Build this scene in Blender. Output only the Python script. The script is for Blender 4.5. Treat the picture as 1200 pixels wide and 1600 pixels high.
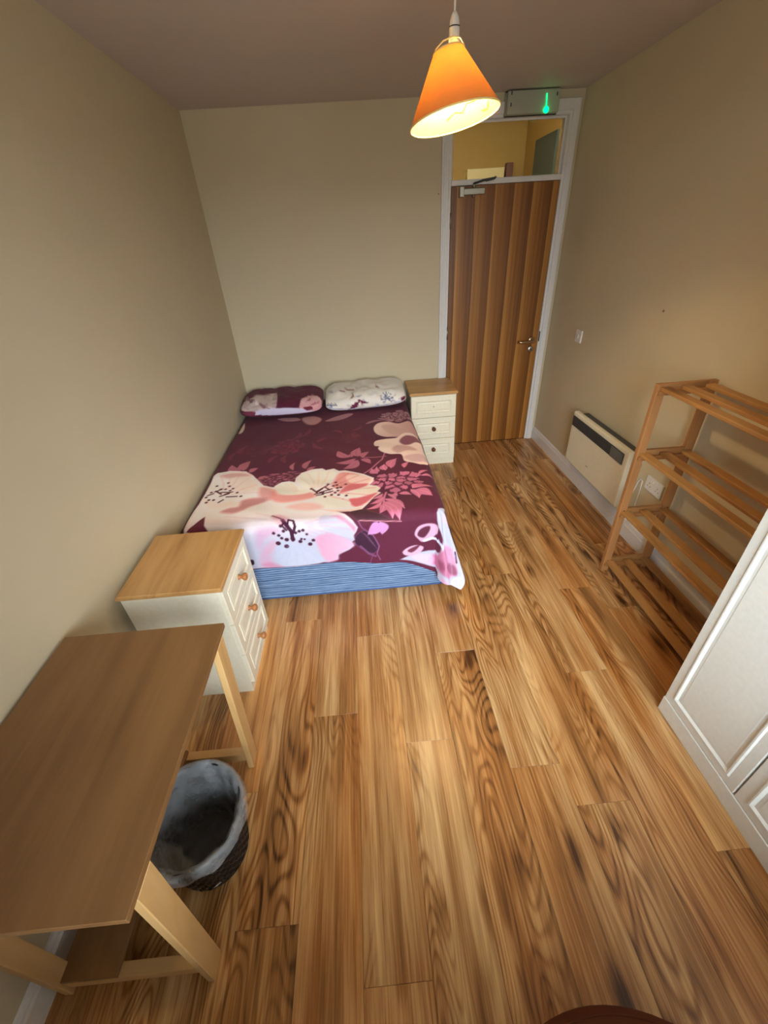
import bpy, bmesh, math, random
import numpy as np
from mathutils import Vector, Matrix

for o in list(bpy.data.objects):
    bpy.data.objects.remove(o)
SC = bpy.context.scene
COL = SC.collection
random.seed(7)
RNG = np.random.default_rng(11)

# ------------------------------------------------------------------ camera
FPX, PITCH, YAW, ROLL, CH = 646.54, 0.584584, 0.033902, -0.065174, 1.7244
_cy, _sy, _cp, _sp = math.cos(YAW), math.sin(YAW), math.cos(PITCH), math.sin(PITCH)
_F = np.array([_sy * _cp, _cy * _cp, -_sp])
_R0 = np.array([_cy, -_sy, 0.0])
_U0 = np.cross(_R0, _F)
_R = math.cos(ROLL) * _R0 + math.sin(ROLL) * _U0
_U = -math.sin(ROLL) * _R0 + math.cos(ROLL) * _U0
_C = np.array([0, 0, CH])
cam_d = bpy.data.cameras.new('camera')
cam = bpy.data.objects.new('camera', cam_d)
COL.objects.link(cam)
cam_d.sensor_fit = 'VERTICAL'
cam_d.sensor_height = 36.0
cam_d.lens = 36.0 * FPX / 1600.0
cam_d.clip_start = 0.02
M = Matrix.Identity(4)
for i in range(3):
    M[i][0], M[i][1], M[i][2], M[i][3] = _R[i], _U[i], -_F[i], _C[i]
cam.matrix_world = M
SC.camera = cam

# ------------------------------------------------------------------ room size
XL, XR, YB, YF, H = -1.017, 1.640, 3.712, -0.75, 2.474
WX0, WX1, WZ0, WZ1 = -0.25, 1.20, 0.78, 2.28          # window opening in the wall behind the camera

# ------------------------------------------------------------------ light and exposure
SC.view_settings.view_transform = 'Standard'
SC.view_settings.look = 'None'
SC.view_settings.gamma = 1.0
SC.view_settings.use_curve_mapping = False
SC.view_settings.exposure = 1.5
SKY = 18.0
LAMP_E = 290.0
w = bpy.data.worlds.new('sky')
SC.world = w
w.use_nodes = True
nt = w.node_tree
nt.nodes.clear()
tc = nt.nodes.new('ShaderNodeTexCoord')
sp_ = nt.nodes.new('ShaderNodeSeparateXYZ')
rp = nt.nodes.new('ShaderNodeValToRGB')
bg = nt.nodes.new('ShaderNodeBackground')
ow = nt.nodes.new('ShaderNodeOutputWorld')
nt.links.new(tc.outputs['Generated'], sp_.inputs[0])
nt.links.new(sp_.outputs[2], rp.inputs[0])
nt.links.new(rp.outputs[0], bg.inputs[0])
nt.links.new(bg.outputs[0], ow.inputs[0])
rp.color_ramp.elements[0].position = 0.0
rp.color_ramp.elements[0].color = (0.10, 0.10, 0.09, 1)      # ground and houses below the horizon
rp.color_ramp.elements[1].position = 0.03
rp.color_ramp.elements[1].color = (0.34, 0.36, 0.38, 1)      # overcast sky, three times brighter overhead than at the horizon
_e = rp.color_ramp.elements.new(1.0)
_e.color = (0.90, 0.95, 1.0, 1)
bg.inputs[1].default_value = SKY
pd = bpy.data.lights.new('window_portal', 'AREA')
pd.shape = 'RECTANGLE'
pd.size, pd.size_y = WX1 - WX0, WZ1 - WZ0
pd.cycles.is_portal = True
po = bpy.data.objects.new('window_portal', pd)
COL.objects.link(po)
po.location = ((WX0 + WX1) / 2, YF - 0.10, (WZ0 + WZ1) / 2)
po.rotation_euler = (math.radians(90), 0, 0)


# ------------------------------------------------------------------ shader helpers
def lin(c):
    out = []
    for v in c[:3]:
        v = v / 255.0
        out.append(v / 12.92 if v <= 0.04045 else ((v + 0.055) / 1.055) ** 2.4)
    return (out[0], out[1], out[2], 1.0)


class NT:
    def __init__(self, name):
        self.m = bpy.data.materials.new(name)
        self.m.use_nodes = True
        self.t = self.m.node_tree
        self.t.nodes.clear()

    def n(self, kind, ins=None, **props):
        nd = self.t.nodes.new(kind)
        for k, v in props.items():
            setattr(nd, k, v)
        for k, v in (ins or {}).items():
            self.set(nd.inputs[k], v)
        return nd

    def set(self, sock, v):
        if isinstance(v, bpy.types.NodeSocket):
            self.t.links.new(v, sock)
        elif isinstance(v, bpy.types.Node):
            self.t.links.new(v.outputs[0], sock)
        else:
            sock.default_value = v

    def math(self, op, a, b=0.0, c=None, clamp=False):
        nd = self.n('ShaderNodeMath', operation=op, use_clamp=clamp)
        self.set(nd.inputs[0], a)
        self.set(nd.inputs[1], b)
        if c is not None:
            self.set(nd.inputs[2], c)
        return nd.outputs[0]

    def vmath(self, op, a, b=(0, 0, 0)):
        nd = self.n('ShaderNodeVectorMath', operation=op)
        self.set(nd.inputs[0], a)
        self.set(nd.inputs[1], b)
        return nd.outputs[0]

    def ramp(self, fac, stops, interp='LINEAR'):
        nd = self.n('ShaderNodeValToRGB')
        cr = nd.color_ramp
        cr.interpolation = interp
        while len(cr.elements) < len(stops):
            cr.elements.new(0.5)
        for e, (p, c) in zip(cr.elements, stops):
            e.position = p
            e.color = c if len(c) == 4 else lin(c)
        self.set(nd.inputs[0], fac)
        return nd.outputs[0]

    def mix(self, fac, a, b, mode='MIX'):
        nd = self.n('ShaderNodeMix', data_type='RGBA', blend_type=mode, clamp_factor=True)
        self.set(nd.inputs[0], fac)
        self.set(nd.inputs[6], a)
        self.set(nd.inputs[7], b)
        return nd.outputs[2]

    def noise(self, vec, scale, detail=2.0, rough=0.5, dist=0.0):
        nd = self.n('ShaderNodeTexNoise', {'Vector': vec, 'Scale': scale, 'Detail': detail, 'Roughness': rough, 'Distortion': dist})
        return nd.outputs[0]

    def bump(self, h, strength=0.2, dist=0.002):
        return self.n('ShaderNodeBump', {'Height': h, 'Strength': strength, 'Distance': dist}).outputs[0]

    def out(self, color, rough=0.5, normal=None, **kw):
        b = self.n('ShaderNodeBsdfPrincipled')
        self.set(b.inputs['Base Color'], color)
        self.set(b.inputs['Roughness'], rough)
        if normal is not None:
            self.set(b.inputs['Normal'], normal)
        for k, v in kw.items():
            self.set(b.inputs[k], v)
        o = self.n('ShaderNodeOutputMaterial')
        self.t.links.new(b.outputs[0], o.inputs[0])
        return self.m

    def obj(self):
        return self.n('ShaderNodeTexCoord').outputs['Object']


MATS = {}


def plain(name, c, rough=0.5, metal=0.0, bump=0.0, bscale=60.0, spec=0.5):
    if name in MATS:
        return MATS[name]
    t = NT(name)
    v = t.obj()
    nz = t.noise(v, bscale, 3.0)
    col = t.mix(nz, lin([x * 0.96 for x in c]), lin([min(255, x * 1.03) for x in c]))
    nrm = t.bump(nz, bump, 0.002) if bump else None
    MATS[name] = t.out(col, rough, nrm, Metallic=metal, **{'Specular IOR Level': spec})
    return MATS[name]


def wood(name, dark, mid, light, axis=1, scale=1.0, lines=46.0, line_amt=0.5, fine_amt=0.5, rough=0.45, knots=0.0, tone=0.12, hue=None, spec=0.5):
    """grain runs along the local axis; contour lines of a stretched noise give the cathedral figure"""
    if name in MATS:
        return MATS[name]
    t = NT(name)
    oi = t.n('ShaderNodeObjectInfo')
    rnd = oi.outputs['Random']
    off = t.n('ShaderNodeCombineXYZ', {0: t.math('MULTIPLY', rnd, 37.0), 1: t.math('MULTIPLY', rnd, 91.0), 2: t.math('MULTIPLY', rnd, 17.0)})
    v0 = t.vmath('ADD', t.obj(), off)
    st = [1.0, 1.0, 1.0]
    st[axis] = 0.16
    v = t.vmath('MULTIPLY', v0, tuple(st))
    st2 = [1.0, 1.0, 1.0]
    st2[axis] = 0.025
    vf = t.vmath('MULTIPLY', v0, tuple(st2))
    big = t.noise(v, 5.5 * scale, 1.5, 0.45, 0.25)
    rings = t.math('SINE', t.math('MULTIPLY', big, lines * 2.4))
    rings = t.math('MULTIPLY_ADD', rings, 0.5, 0.5)
    rings = t.math('POWER', rings, 2.4)
    gate = t.ramp(t.noise(v, 3.1 * scale, 1.0), [(0.40, (0, 0, 0, 1)), (0.62, (1, 1, 1, 1))])
    rings = t.math('MULTIPLY', rings, gate)
    fine = t.noise(vf, 150.0 * scale, 3.0, 0.6)
    band = t.noise(vf, 22.0 * scale, 2.0, 0.5)
    broad = t.noise(v, 7.0 * scale, 2.0, 0.5)
    f = t.math('MULTIPLY_ADD', broad, 0.9, 0.12)
    f = t.math('MULTIPLY_ADD', t.math('SUBTRACT', fine, 0.5), fine_amt, f)
    f = t.math('MULTIPLY_ADD', t.math('SUBTRACT', band, 0.5), fine_amt * 1.2, f)
    f = t.math('SUBTRACT', f, t.math('MULTIPLY', rings, line_amt))
    if knots:
        sk = [1.0, 1.0, 1.0]
        sk[axis] = 0.30
        vk = t.vmath('MULTIPLY', v0, tuple(sk))
        vk = t.vmath('ADD', vk, t.vmath('SCALE', t.n('ShaderNodeTexNoise', {'Vector': vk, 'Scale': 14.0}).outputs[1]))
        vo = t.n('ShaderNodeTexVoronoi', {'Vector': t.vmath('MULTIPLY', v0, tuple(sk)), 'Scale': 5.6, 'Randomness': 1.0}, voronoi_dimensions='2D')
        d = t.math('ADD', vo.outputs['Distance'], t.math('MULTIPLY', t.noise(v, 45.0, 3.0, 0.7), 0.16))
        kn = t.ramp(d, [(0.09, (1, 1, 1, 1)), (0.24, (0, 0, 0, 1))])
        kg = t.math('GREATER_THAN', t.n('ShaderNodeSeparateColor', {0: vo.outputs['Color']}).outputs[0], 0.55)
        f = t.math('SUBTRACT', f, t.math('MULTIPLY', t.math('MULTIPLY', kn, kg), knots))
    f = t.math('MULTIPLY_ADD', t.math('SUBTRACT', rnd, 0.5), tone * 2, f)
    col = t.ramp(f, [(0.0, dark), (0.45, mid), (0.95, light)])
    if hue is not None:
        hz = t.noise(v, 4.2 * scale, 1.0)
        col = t.mix(t.ramp(hz, [(0.42, (0, 0, 0, 1)), (0.66, (0.75, 0.75, 0.75, 1))]), col, t.mix(1.0, col, lin(hue), 'MULTIPLY'))
    nrm = t.bump(fine, 0.08, 0.001)
    MATS[name] = t.out(col, t.math('MULTIPLY_ADD', fine, 0.15, rough - 0.07), nrm, **{'Specular IOR Level': spec})
    return MATS[name]


# ------------------------------------------------------------------ mesh helpers
def obj(name, verts, faces, mat, parent=None, loc=None, smooth=False):
    me = bpy.data.meshes.new(name)
    me.from_pydata([tuple(v) for v in verts], [], [tuple(f) for f in faces])
    me.update()
    if smooth:
        me.polygons.foreach_set('use_smooth', [True] * len(me.polygons))
    o = bpy.data.objects.new(name, me)
    COL.objects.link(o)
    if mat is not None:
        me.materials.append(mat)
    if parent is not None:
        o.parent = parent
    if loc is not None:
        o.location = loc
    return o


def bm_obj(name, bm, mat, parent=None, loc=None, smooth=False):
    me = bpy.data.meshes.new(name)
    bmesh.ops.recalc_face_normals(bm, faces=bm.faces[:])
    bm.to_mesh(me)
    bm.free()
    if smooth:
        me.polygons.foreach_set('use_smooth', [True] * len(me.polygons))
    o = bpy.data.objects.new(name, me)
    COL.objects.link(o)
    if mat is not None:
        me.materials.append(mat)
    if parent is not None:
        o.parent = parent
    if loc is not None:
        o.location = loc
    return o


def add_box(bm, x0, x1, y0, y1, z0, z1):
    vs = [bm.verts.new(p) for p in ((x0, y0, z0), (x1, y0, z0), (x1, y1, z0), (x0, y1, z0), (x0, y0, z1), (x1, y0, z1), (x1, y1, z1), (x0, y1, z1))]
    for f in ((0, 3, 2, 1), (4, 5, 6, 7), (0, 1, 5, 4), (1, 2, 6, 5), (2, 3, 7, 6), (3, 0, 4, 7)):
        bm.faces.new([vs[i] for i in f])
    return vs


def box(name, x0, x1, y0, y1, z0, z1, mat, parent=None, bev=0.002, seg=1):
    """a bevelled board whose origin is its centre, in the parent's space"""
    bm = bmesh.new()
    cx, cy, cz = (x0 + x1) / 2, (y0 + y1) / 2, (z0 + z1) / 2
    add_box(bm, x0 - cx, x1 - cx, y0 - cy, y1 - cy, z0 - cz, z1 - cz)
    if bev:
        bmesh.ops.bevel(bm, geom=bm.edges[:], offset=bev, segments=seg, affect='EDGES', profile=0.6)
    return bm_obj(name, bm, mat, parent, (cx, cy, cz))


def boxes(name, lst, mat, parent=None):
    bm = bmesh.new()
    for b in lst:
        add_box(bm, *b)
    return bm_obj(name, bm, mat, parent)


def bar(name, a, b, sx, sy, mat, parent=None, bev=0.002, up=(0, 1, 0)):
    """a board from a to b (ends cut level when it leans), section sx by sy"""
    a, b = Vector(a), Vector(b)
    c = (a + b) / 2
    bm = bmesh.new()
    vs = add_box(bm, -sx / 2, sx / 2, -sy / 2, sy / 2, -0.5, 0.5)
    for v in vs:
        t = v.co.z + 0.5
        p = a.lerp(b, t)
        v.co = Vector((p.x + v.co.x - c.x, p.y + v.co.y - c.y, p.z - c.z))
    if bev:
        bmesh.ops.bevel(bm, geom=bm.edges[:], offset=bev, segments=1, affect='EDGES')
    return bm_obj(name, bm, mat, parent, c)


def lathe(name, prof, mat, parent=None, loc=None, seg=32, smooth=True, axis='z', caps=True):
    vs, fs = [], []
    for r, z in prof:
        for k in range(seg):
            a = 2 * math.pi * k / seg
            p = (r * math.cos(a), r * math.sin(a), z)
            if axis == 'y':
                p = (p[0], -p[2], p[1])
            if axis == 'x':
                p = (p[2], p[0], p[1])
            vs.append(p)
    for i in range(len(prof) - 1):
        for k in range(seg):
            k2 = (k + 1) % seg
            fs.append((i * seg + k, i * seg + k2, (i + 1) * seg + k2, (i + 1) * seg + k))
    if caps:
        fs.append(tuple(range(seg))[::-1])
        fs.append(tuple(range((len(prof) - 1) * seg, len(prof) * seg)))
    o = obj(name, vs, fs, mat, parent, loc, smooth)
    return o


def tube(name, pts, r, mat, parent=None, seg=8, smooth=True, closed=False):
    pts = [Vector(p) for p in pts]
    n = len(pts)
    vs, fs = [], []
    prev = None
    for i, p in enumerate(pts):
        if closed:
            d = (pts[(i + 1) % n] - pts[i - 1]).normalized()
        else:
            d = (pts[min(i + 1, n - 1)] - pts[max(i - 1, 0)]).normalized()
        u = Vector((0, 0, 1)) if abs(d.z) < 0.9 else Vector((1, 0, 0))
        if prev is not None:
            u = prev
        s = d.cross(u).normalized()
        u = s.cross(d).normalized()
        prev = u
        for k in range(seg):
            a = 2 * math.pi * k / seg
            vs.append(p + (s * math.cos(a) + u * math.sin(a)) * r)
    m = n if closed else n - 1
    for i in range(m):
        j = (i + 1) % n
        for k in range(seg):
            k2 = (k + 1) % seg
            fs.append((i * seg + k, i * seg + k2, j * seg + k2, j * seg + k))
    if not closed:
        fs.append(tuple(range(seg))[::-1])
        fs.append(tuple(range((n - 1) * seg, n * seg)))
    return obj(name, vs, fs, mat, parent, None, smooth)


def panel_front(name, w_, h_, loops, mat, parent=None, loc=None, rot=None):
    """a board in the xz plane facing -y, centred; loops = (inset, outward height) from its back edge to its field"""
    vs, fs = [], []
    for ins, hgt in loops:
        x, z = w_ / 2 - ins, h_ / 2 - ins
        vs += [(-x, -hgt, -z), (x, -hgt, -z), (x, -hgt, z), (-x, -hgt, z)]
    for i in range(len(loops) - 1):
        for k in range(4):
            k2 = (k + 1) % 4
            fs.append((i * 4 + k, i * 4 + k2, (i + 1) * 4 + k2, (i + 1) * 4 + k))
    e = (len(loops) - 1) * 4
    fs.append((e, e + 1, e + 2, e + 3))
    fs.append((3, 2, 1, 0))
    o = obj(name, vs, fs, mat, parent, loc)
    if rot:
        o.rotation_euler = rot
    return o


def empty(name, loc, rz=0.0):
    o = bpy.data.objects.new(name, None)
    o.empty_display_size = 0.1
    COL.objects.link(o)
    o.location = loc
    o.rotation_euler = (0, 0, rz)
    return o


def tag(o, label, cat, group=None):
    o['label'] = label
    o['category'] = cat
    if group:
        o['group'] = group
    return o


def struct(o, label=None, cat=None):
    o['kind'] = 'structure'
    if label:
        o['label'] = label
    if cat:
        o['category'] = cat
    return o


# ------------------------------------------------------------------ materials
def wall_paint(name, c, s):
    t = NT(name)
    v = t.n('ShaderNodeTexCoord').outputs['Object']
    n1 = t.noise(v, 1.3, 3.0)
    n2 = t.noise(v, 140.0, 3.0, 0.6)
    col = t.mix(n1, lin([x * 0.97 for x in c]), lin([min(255, x * 1.02) for x in c]))
    return t.out(col, 0.62, t.bump(n2, s, 0.001), **{'Specular IOR Level': 0.3})


M_WALL = wall_paint('cream_wall_paint', (206, 193, 165), 0.12)
M_CEIL = wall_paint('ceiling_paint', (198, 187, 182), 0.18)
M_TRIM = plain('white_gloss_paint', (228, 226, 226), 0.35)
M_FLOOR = wood('oak_laminate', (74, 43, 20), (164, 115, 66), (226, 187, 132), axis=1, scale=1.25, lines=64, line_amt=0.34, fine_amt=0.75, rough=0.30, knots=0.48, tone=0.03, hue=(255, 226, 190))
M_BASE = plain('dark_underlay', (60, 42, 24), 0.8)
M_OAK = wood('oak_effect_top', (150, 100, 48), (196, 150, 90), (216, 174, 116), axis=1, scale=2.0, lines=16, line_amt=0.16, fine_amt=0.45, rough=0.42, tone=0.02)
M_OAKX = wood('oak_effect_top_x', (150, 104, 58), (192, 146, 90), (212, 168, 112), axis=0, scale=2.0, lines=16, line_amt=0.16, fine_amt=0.45, rough=0.42, tone=0.02)
M_DESK = wood('beech_effect_board', (94, 62, 35), (126, 89, 53), (150, 110, 70), axis=1, scale=1.6, lines=9, line_amt=0.08, fine_amt=0.28, rough=0.42, tone=0.02)
M_PINE = wood('pale_pine', (168, 122, 72), (206, 164, 108), (222, 184, 130), axis=2, scale=2.2, lines=12, line_amt=0.14, fine_amt=0.3, rough=0.5, tone=0.05)
M_PINEX = wood('pale_pine_x', (168, 122, 72), (206, 164, 108), (222, 184, 130), axis=0, scale=2.2, lines=12, line_amt=0.14, fine_amt=0.3, rough=0.5, tone=0.05)
M_RACK = wood('rack_pine', (110, 66, 34), (164, 112, 66), (188, 136, 86), axis=2, scale=2.4, lines=12, line_amt=0.14, fine_amt=0.3, rough=0.5, knots=0.5, tone=0.06)
M_RACKY = wood('rack_pine_y', (110, 70, 34), (168, 118, 64), (194, 146, 88), axis=1, scale=2.4, lines=12, line_amt=0.14, fine_amt=0.3, rough=0.5, knots=0.6, tone=0.08)
M_RACKX = wood('rack_pine_x', (106, 66, 34), (156, 106, 60), (184, 134, 84), axis=0, scale=2.4, lines=12, line_amt=0.14, fine_amt=0.3, rough=0.5, tone=0.08)
M_CREAM = plain('cream_painted_board', (236, 230, 210), 0.42)
M_WHITE = plain('white_painted_board', (236, 240, 238), 0.38)
M_KNOB = wood('knob_wood', (110, 62, 30), (156, 98, 54), (180, 122, 74), axis=1, scale=3, lines=12, line_amt=0.1, fine_amt=0.2, rough=0.3)
M_KNOBD = wood('dark_knob_wood', (60, 26, 12), (96, 48, 26), (120, 66, 38), axis=1, scale=3, lines=12, line_amt=0.1, fine_amt=0.2, rough=0.3)
M_DARK = plain('dark_gap', (30, 24, 20), 0.7)
M_STEEL = plain('brushed_steel', (176, 170, 160), 0.35, metal=1.0)
M_BRASS = plain('worn_steel_lever', (190, 160, 130), 0.3, metal=1.0)
M_GREY = plain('grey_plastic', (70, 72, 74), 0.45)
M_PLAST = plain('white_plastic', (232, 230, 226), 0.4)


def door_veneer():
    t = NT('door_veneer')
    v = t.obj()
    s = t.n('ShaderNodeSeparateXYZ', {0: v})
    wob = t.math('MULTIPLY', t.noise(t.vmath('MULTIPLY', v, (1, 1, 0.4)), 2.0, 1.0), 0.03)
    fr = t.math('FRACT', t.math('MULTIPLY', t.math('ADD', t.math('ADD', s.outputs[0], wob), 2.03), 7.1))
    saw = t.ramp(fr, [(0.0, (1, 1, 1, 1)), (0.35, (0.62, 0.62, 0.62, 1)), (0.8, (0.18, 0.18, 0.18, 1)), (0.985, (0.05, 0.05, 0.05, 1)), (1.0, (0.9, 0.9, 0.9, 1))])
    st = t.noise(t.vmath('MULTIPLY', v, (1, 1, 0.012)), 60.0, 3.0, 0.6)
    f = t.math('MULTIPLY_ADD', t.math('SUBTRACT', st, 0.5), 0.9, t.math('MULTIPLY_ADD', saw, 0.75, 0.12))
    col = t.ramp(f, [(0.0, (92, 52, 12)), (0.5, (138, 86, 30)), (1.0, (184, 128, 60))])
    return t.out(col, 0.4, t.bump(st, 0.05, 0.001))


M_DOOR = door_veneer()


def glass_mat():
    t = NT('clear_glass')
    tr = t.n('ShaderNodeBsdfTransparent', {'Color': (0.93, 0.95, 0.94, 1)})
    gl = t.n('ShaderNodeBsdfGlossy', {'Roughness': 0.03})
    fr = t.n('ShaderNodeFresnel', {'IOR': 1.45})
    mx = t.n('ShaderNodeMixShader', {0: fr.outputs[0], 1: tr.outputs[0], 2: gl.outputs[0]})
    o = t.n('ShaderNodeOutputMaterial')
    t.t.links.new(mx.outputs[0], o.inputs[0])
    return t.m


M_GLASS = glass_mat()


def emis(name, c, s):
    t = NT(name)
    e = t.n('ShaderNodeEmission', {'Color': c, 'Strength': s})
    o = t.n('ShaderNodeOutputMaterial')
    t.t.links.new(e.outputs[0], o.inputs[0])
    return t.m


# ------------------------------------------------------------------ the room
# floor: laminate boards, each its own piece on the underlay
floor = struct(boxes('floor', [(XL - 0.1, XR + 0.1, YF - 0.1, YB + 0.05, -0.06, -0.012)], M_BASE), 'honey oak laminate board floor of the bedroom', 'floor')
PW, PL, X0 = 0.1935, 1.215, -0.134
joint = {0: 0.235, 1: 0.886, 2: 1.305, 3: 0.752, 4: 0.608, 5: 1.13, 6: 0.442, 7: 1.485, 8: 0.81, -1: 1.035, -2: 0.380, -3: 0.76, -4: 1.21, -5: 0.55}
for k in range(-5, 10):
    a, b = max(X0 + PW * k, XL), min(X0 + PW * (k + 1), XR)
    if b - a < 0.01:
        continue
    y = joint.get(k, 0.3)
    while y > YF:
        y -= PL
    while y < YB:
        y0, y1 = max(y, YF), min(y + PL, YB)
        if y1 - y0 > 0.02:
            g = 0.0003
            box('floorboard', a + g, b - g, y0 + g, y1 - g, -0.013, 0.0, M_FLOOR, floor, bev=0.0006)
        y += PL

struct(boxes('wall_left', [(XL - 0.1, XL, YF - 0.1, YB + 0.1, -0.06, H + 0.05)], M_WALL), 'cream painted left wall beside the bed', 'wall')
struct(boxes('wall_right', [(XR, XR + 0.1, YF - 0.1, YB + 0.1, -0.06, H + 0.05)], M_WALL), 'cream painted right wall with heater', 'wall')
DL, DR, DH = 0.760, 1.550, 2.0                           # door leaf
FL, FR, FT = 0.686, 1.616, 2.428                         # outer edges of the door surround
IL, IR, IT = 0.735, 1.575, 2.37
struct(boxes('wall_back', [(XL, IL, YB, YB + 0.12, -0.06, H), (IL, IR, YB, YB + 0.12, IT, H), (IR, XR, YB, YB + 0.12, -0.06, H)], M_WALL), 'cream painted end wall around the door', 'wall')
struct(boxes('wall_front', [(XL, WX0, YF - 0.12, YF, -0.06, H), (WX1, XR, YF - 0.12, YF, -0.06, H), (WX0, WX1, YF - 0.12, YF, -0.06, WZ0), (WX0, WX1, YF - 0.12, YF, WZ1, H)], M_WALL), 'cream painted window wall', 'wall')
struct(boxes('ceiling', [(XL - 0.1, XR + 0.1, YF - 0.12, YB + 0.12, H, H + 0.08)], M_CEIL), 'off white bedroom ceiling', 'ceiling')

# window behind the camera
win = struct(empty('window_1', ((WX0 + WX1) / 2, YF - 0.06, WZ0)), 'white framed window in the front wall', 'window')
hw, hh = (WX1 - WX0) / 2, WZ1 - WZ0
boxes('window_frame', [(-hw, hw, -0.03, 0.03, 0, 0.05), (-hw, hw, -0.03, 0.03, hh - 0.05, hh), (-hw, -hw + 0.05, -0.03, 0.03, 0.05, hh - 0.05), (hw - 0.05, hw, -0.03, 0.03, 0.05, hh - 0.05), (-0.025, 0.025, -0.03, 0.03, 0.05, hh - 0.05)], M_PLAST, win)
for s in (-1, 1):
    a, b = (-hw + 0.05, -0.025) if s < 0 else (0.025, hw - 0.05)
    box('pane', a, b, -0.004, 0.004, 0.05, hh - 0.05, M_GLASS, win, bev=0)
box('window_sill', -hw - 0.04, hw + 0.04, 0.03, 0.20, -0.03, 0.0, M_TRIM, win, bev=0.004)


# skirting boards with a moulded top
def skirting(name, a, b, nrm):
    a, b, n = Vector(a), Vector(b), Vector(nrm)
    prof = [(0, 0), (0.015, 0), (0.015, 0.085), (0.011, 0.095), (0.011, 0.101), (0.006, 0.115), (0, 0.118)]
    vs = []
    for p in (a, b):
        for d, z in prof:
            vs.append(p + n * d + Vector((0, 0, z)))
    m = len(prof)
    fs = [(i, (i + 1) % m, m + (i + 1) % m, m + i) for i in range(m)] + [tuple(range(m)), tuple(range(2 * m - 1, m - 1, -1))]
    bm = bmesh.new()
    bv = [bm.verts.new(v) for v in vs]
    for f in fs:
        bm.faces.new([bv[i] for i in f])
    return struct(bm_obj(name, bm, M_TRIM), 'white painted moulded skirting board', 'skirting')


skirting('baseboard_left', (XL, YF, 0), (XL, YB, 0), (1, 0, 0))
skirting('baseboard_right', (XR, YF, 0), (XR, YB, 0), (-1, 0, 0))
skirting('baseboard_back', (XL + 0.016, YB, 0), (FL, YB, 0), (0, -1, 0))
skirting('baseboard_front', (XL + 0.016, YF, 0), (XR - 0.016, YF, 0), (0, 1, 0))

# door surround: architrave, lining, transom bar and the fanlight pane
fr = struct(empty('trim_1', ((FL + FR) / 2, YB, 0)), 'white painted door surround with a glazed fanlight', 'door frame')
cx = (FL + FR) / 2


def fbox(name, x0, x1, y0, y1, z0, z1, m=M_TRIM, bev=0.003):
    return box(name, x0 - cx, x1 - cx, y0 - YB, y1 - YB, z0, z1, m, fr, bev)


fbox('architrave', FL, FL + 0.05, YB - 0.018, YB + 0.002, 0, FT)
fbox('architrave', FL + 0.012, FL + 0.030, YB - 0.024, YB - 0.016, 0, FT - 0.012)
fbox('architrave', FR - 0.045, FR, YB - 0.018, YB + 0.002, 0, FT)
fbox('architrave', FL + 0.05, FR - 0.045, YB - 0.018, YB + 0.002, FT - 0.06, FT)
fbox('lining', IL - 0.001, DL - 0.003, YB - 0.006, YB + 0.12, 0, 2.352)
fbox('lining', DR + 0.003, IR + 0.001, YB - 0.006, YB + 0.12, 0, 2.352)
fbox('lining', IL - 0.001, IR + 0.001, YB - 0.006, YB + 0.12, 2.350, 2.372)
fbox('transom_bar', DL - 0.003, DR + 0.003, YB - 0.010, YB + 0.10, 2.003, 2.036)
fbox('fanlight_pane', DL - 0.003, DR + 0.003, YB + 0.045, YB + 0.050, 2.036, 2.351, M_GLASS, 0)
for x0, x1, z0, z1 in ((DL - 0.003, DL + 0.010, 2.036, 2.351), (DR - 0.010, DR + 0.003, 2.036, 2.351), (DL + 0.010, DR - 0.010, 2.338, 2.351)):
    fbox('glazing_bead', x0, x1, YB + 0.028, YB + 0.045, z0, z1)
fbox('strike_plate', DR + 0.004, DR + 0.012, YB - 0.010, YB - 0.004, 0.905, 0.985, M_DARK, 0.001)

# door
door = struct(empty('door_1', ((DL + DR) / 2, YB, 0)), 'flush wooden door with banded veneer and steel lever', 'door')
dcx = (DL + DR) / 2
box('door_leaf', DL - dcx, DR - dcx, 0.0, 0.044, 0.004, DH, M_DOOR, door, 0.0015)
for z in (1.80, 1.02, 0.22):
    lathe('hinge', [(0.006, -0.05), (0.006, 0.05)], M_STEEL, door, (DL - dcx - 0.002, -0.006, z), 10)
hd = lathe('handle_rose', [(0.029, 0), (0.029, 0.006), (0.024, 0.009), (0.012, 0.010), (0.011, 0.045)], M_BRASS, door, (1.497 - dcx, 0, 0.915), 24, axis='y')
tube('lever', [(0, -0.042, 0), (-0.012, -0.050, 0), (-0.03, -0.053, -0.001), (-0.10, -0.053, -0.001), (-0.120, -0.050, 0), (-0.128, -0.042, 0.0)], 0.0105, M_BRASS, hd, 12)
ky = lathe('escutcheon', [(0.024, 0), (0.024, 0.006), (0.020, 0.009)], M_STEEL, door, (1.497 - dcx, 0, 0.845), 24, axis='y')
box('keyhole', -0.004, 0.004, -0.0105, -0.0085, -0.012, 0.008, M_DARK, ky, 0.001)
cl = box('door_closer', 0.815 - dcx, 0.998 - dcx, -0.040, 0.0, 1.945, 1.985, M_STEEL, door, 0.006, 2)
box('closer_cap', -0.094, -0.062, -0.024, 0.02, -0.030, 0.030, M_STEEL, cl, 0.003)
lathe('spindle', [(0.008, 0), (0.008, 0.035)], M_STEEL, cl, (0.012, 0.0, 0.015), 12)
lathe('valve', [(0.007, -0.034), (0.007, -0.01)], M_STEEL, cl, (0.012, 0.0, 0.0), 12)
tube('closer_arm', [(0.012, -0.002, 0.045), (0.06, -0.06, 0.055), (0.135, -0.10, 0.062)], 0.007, M_GREY, cl, 8)
tube('closer_link', [(0.135, -0.10, 0.066), (0.14, -0.05, 0.062), (0.10, 0.012, 0.058)], 0.006, M_GREY, cl, 8)

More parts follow.
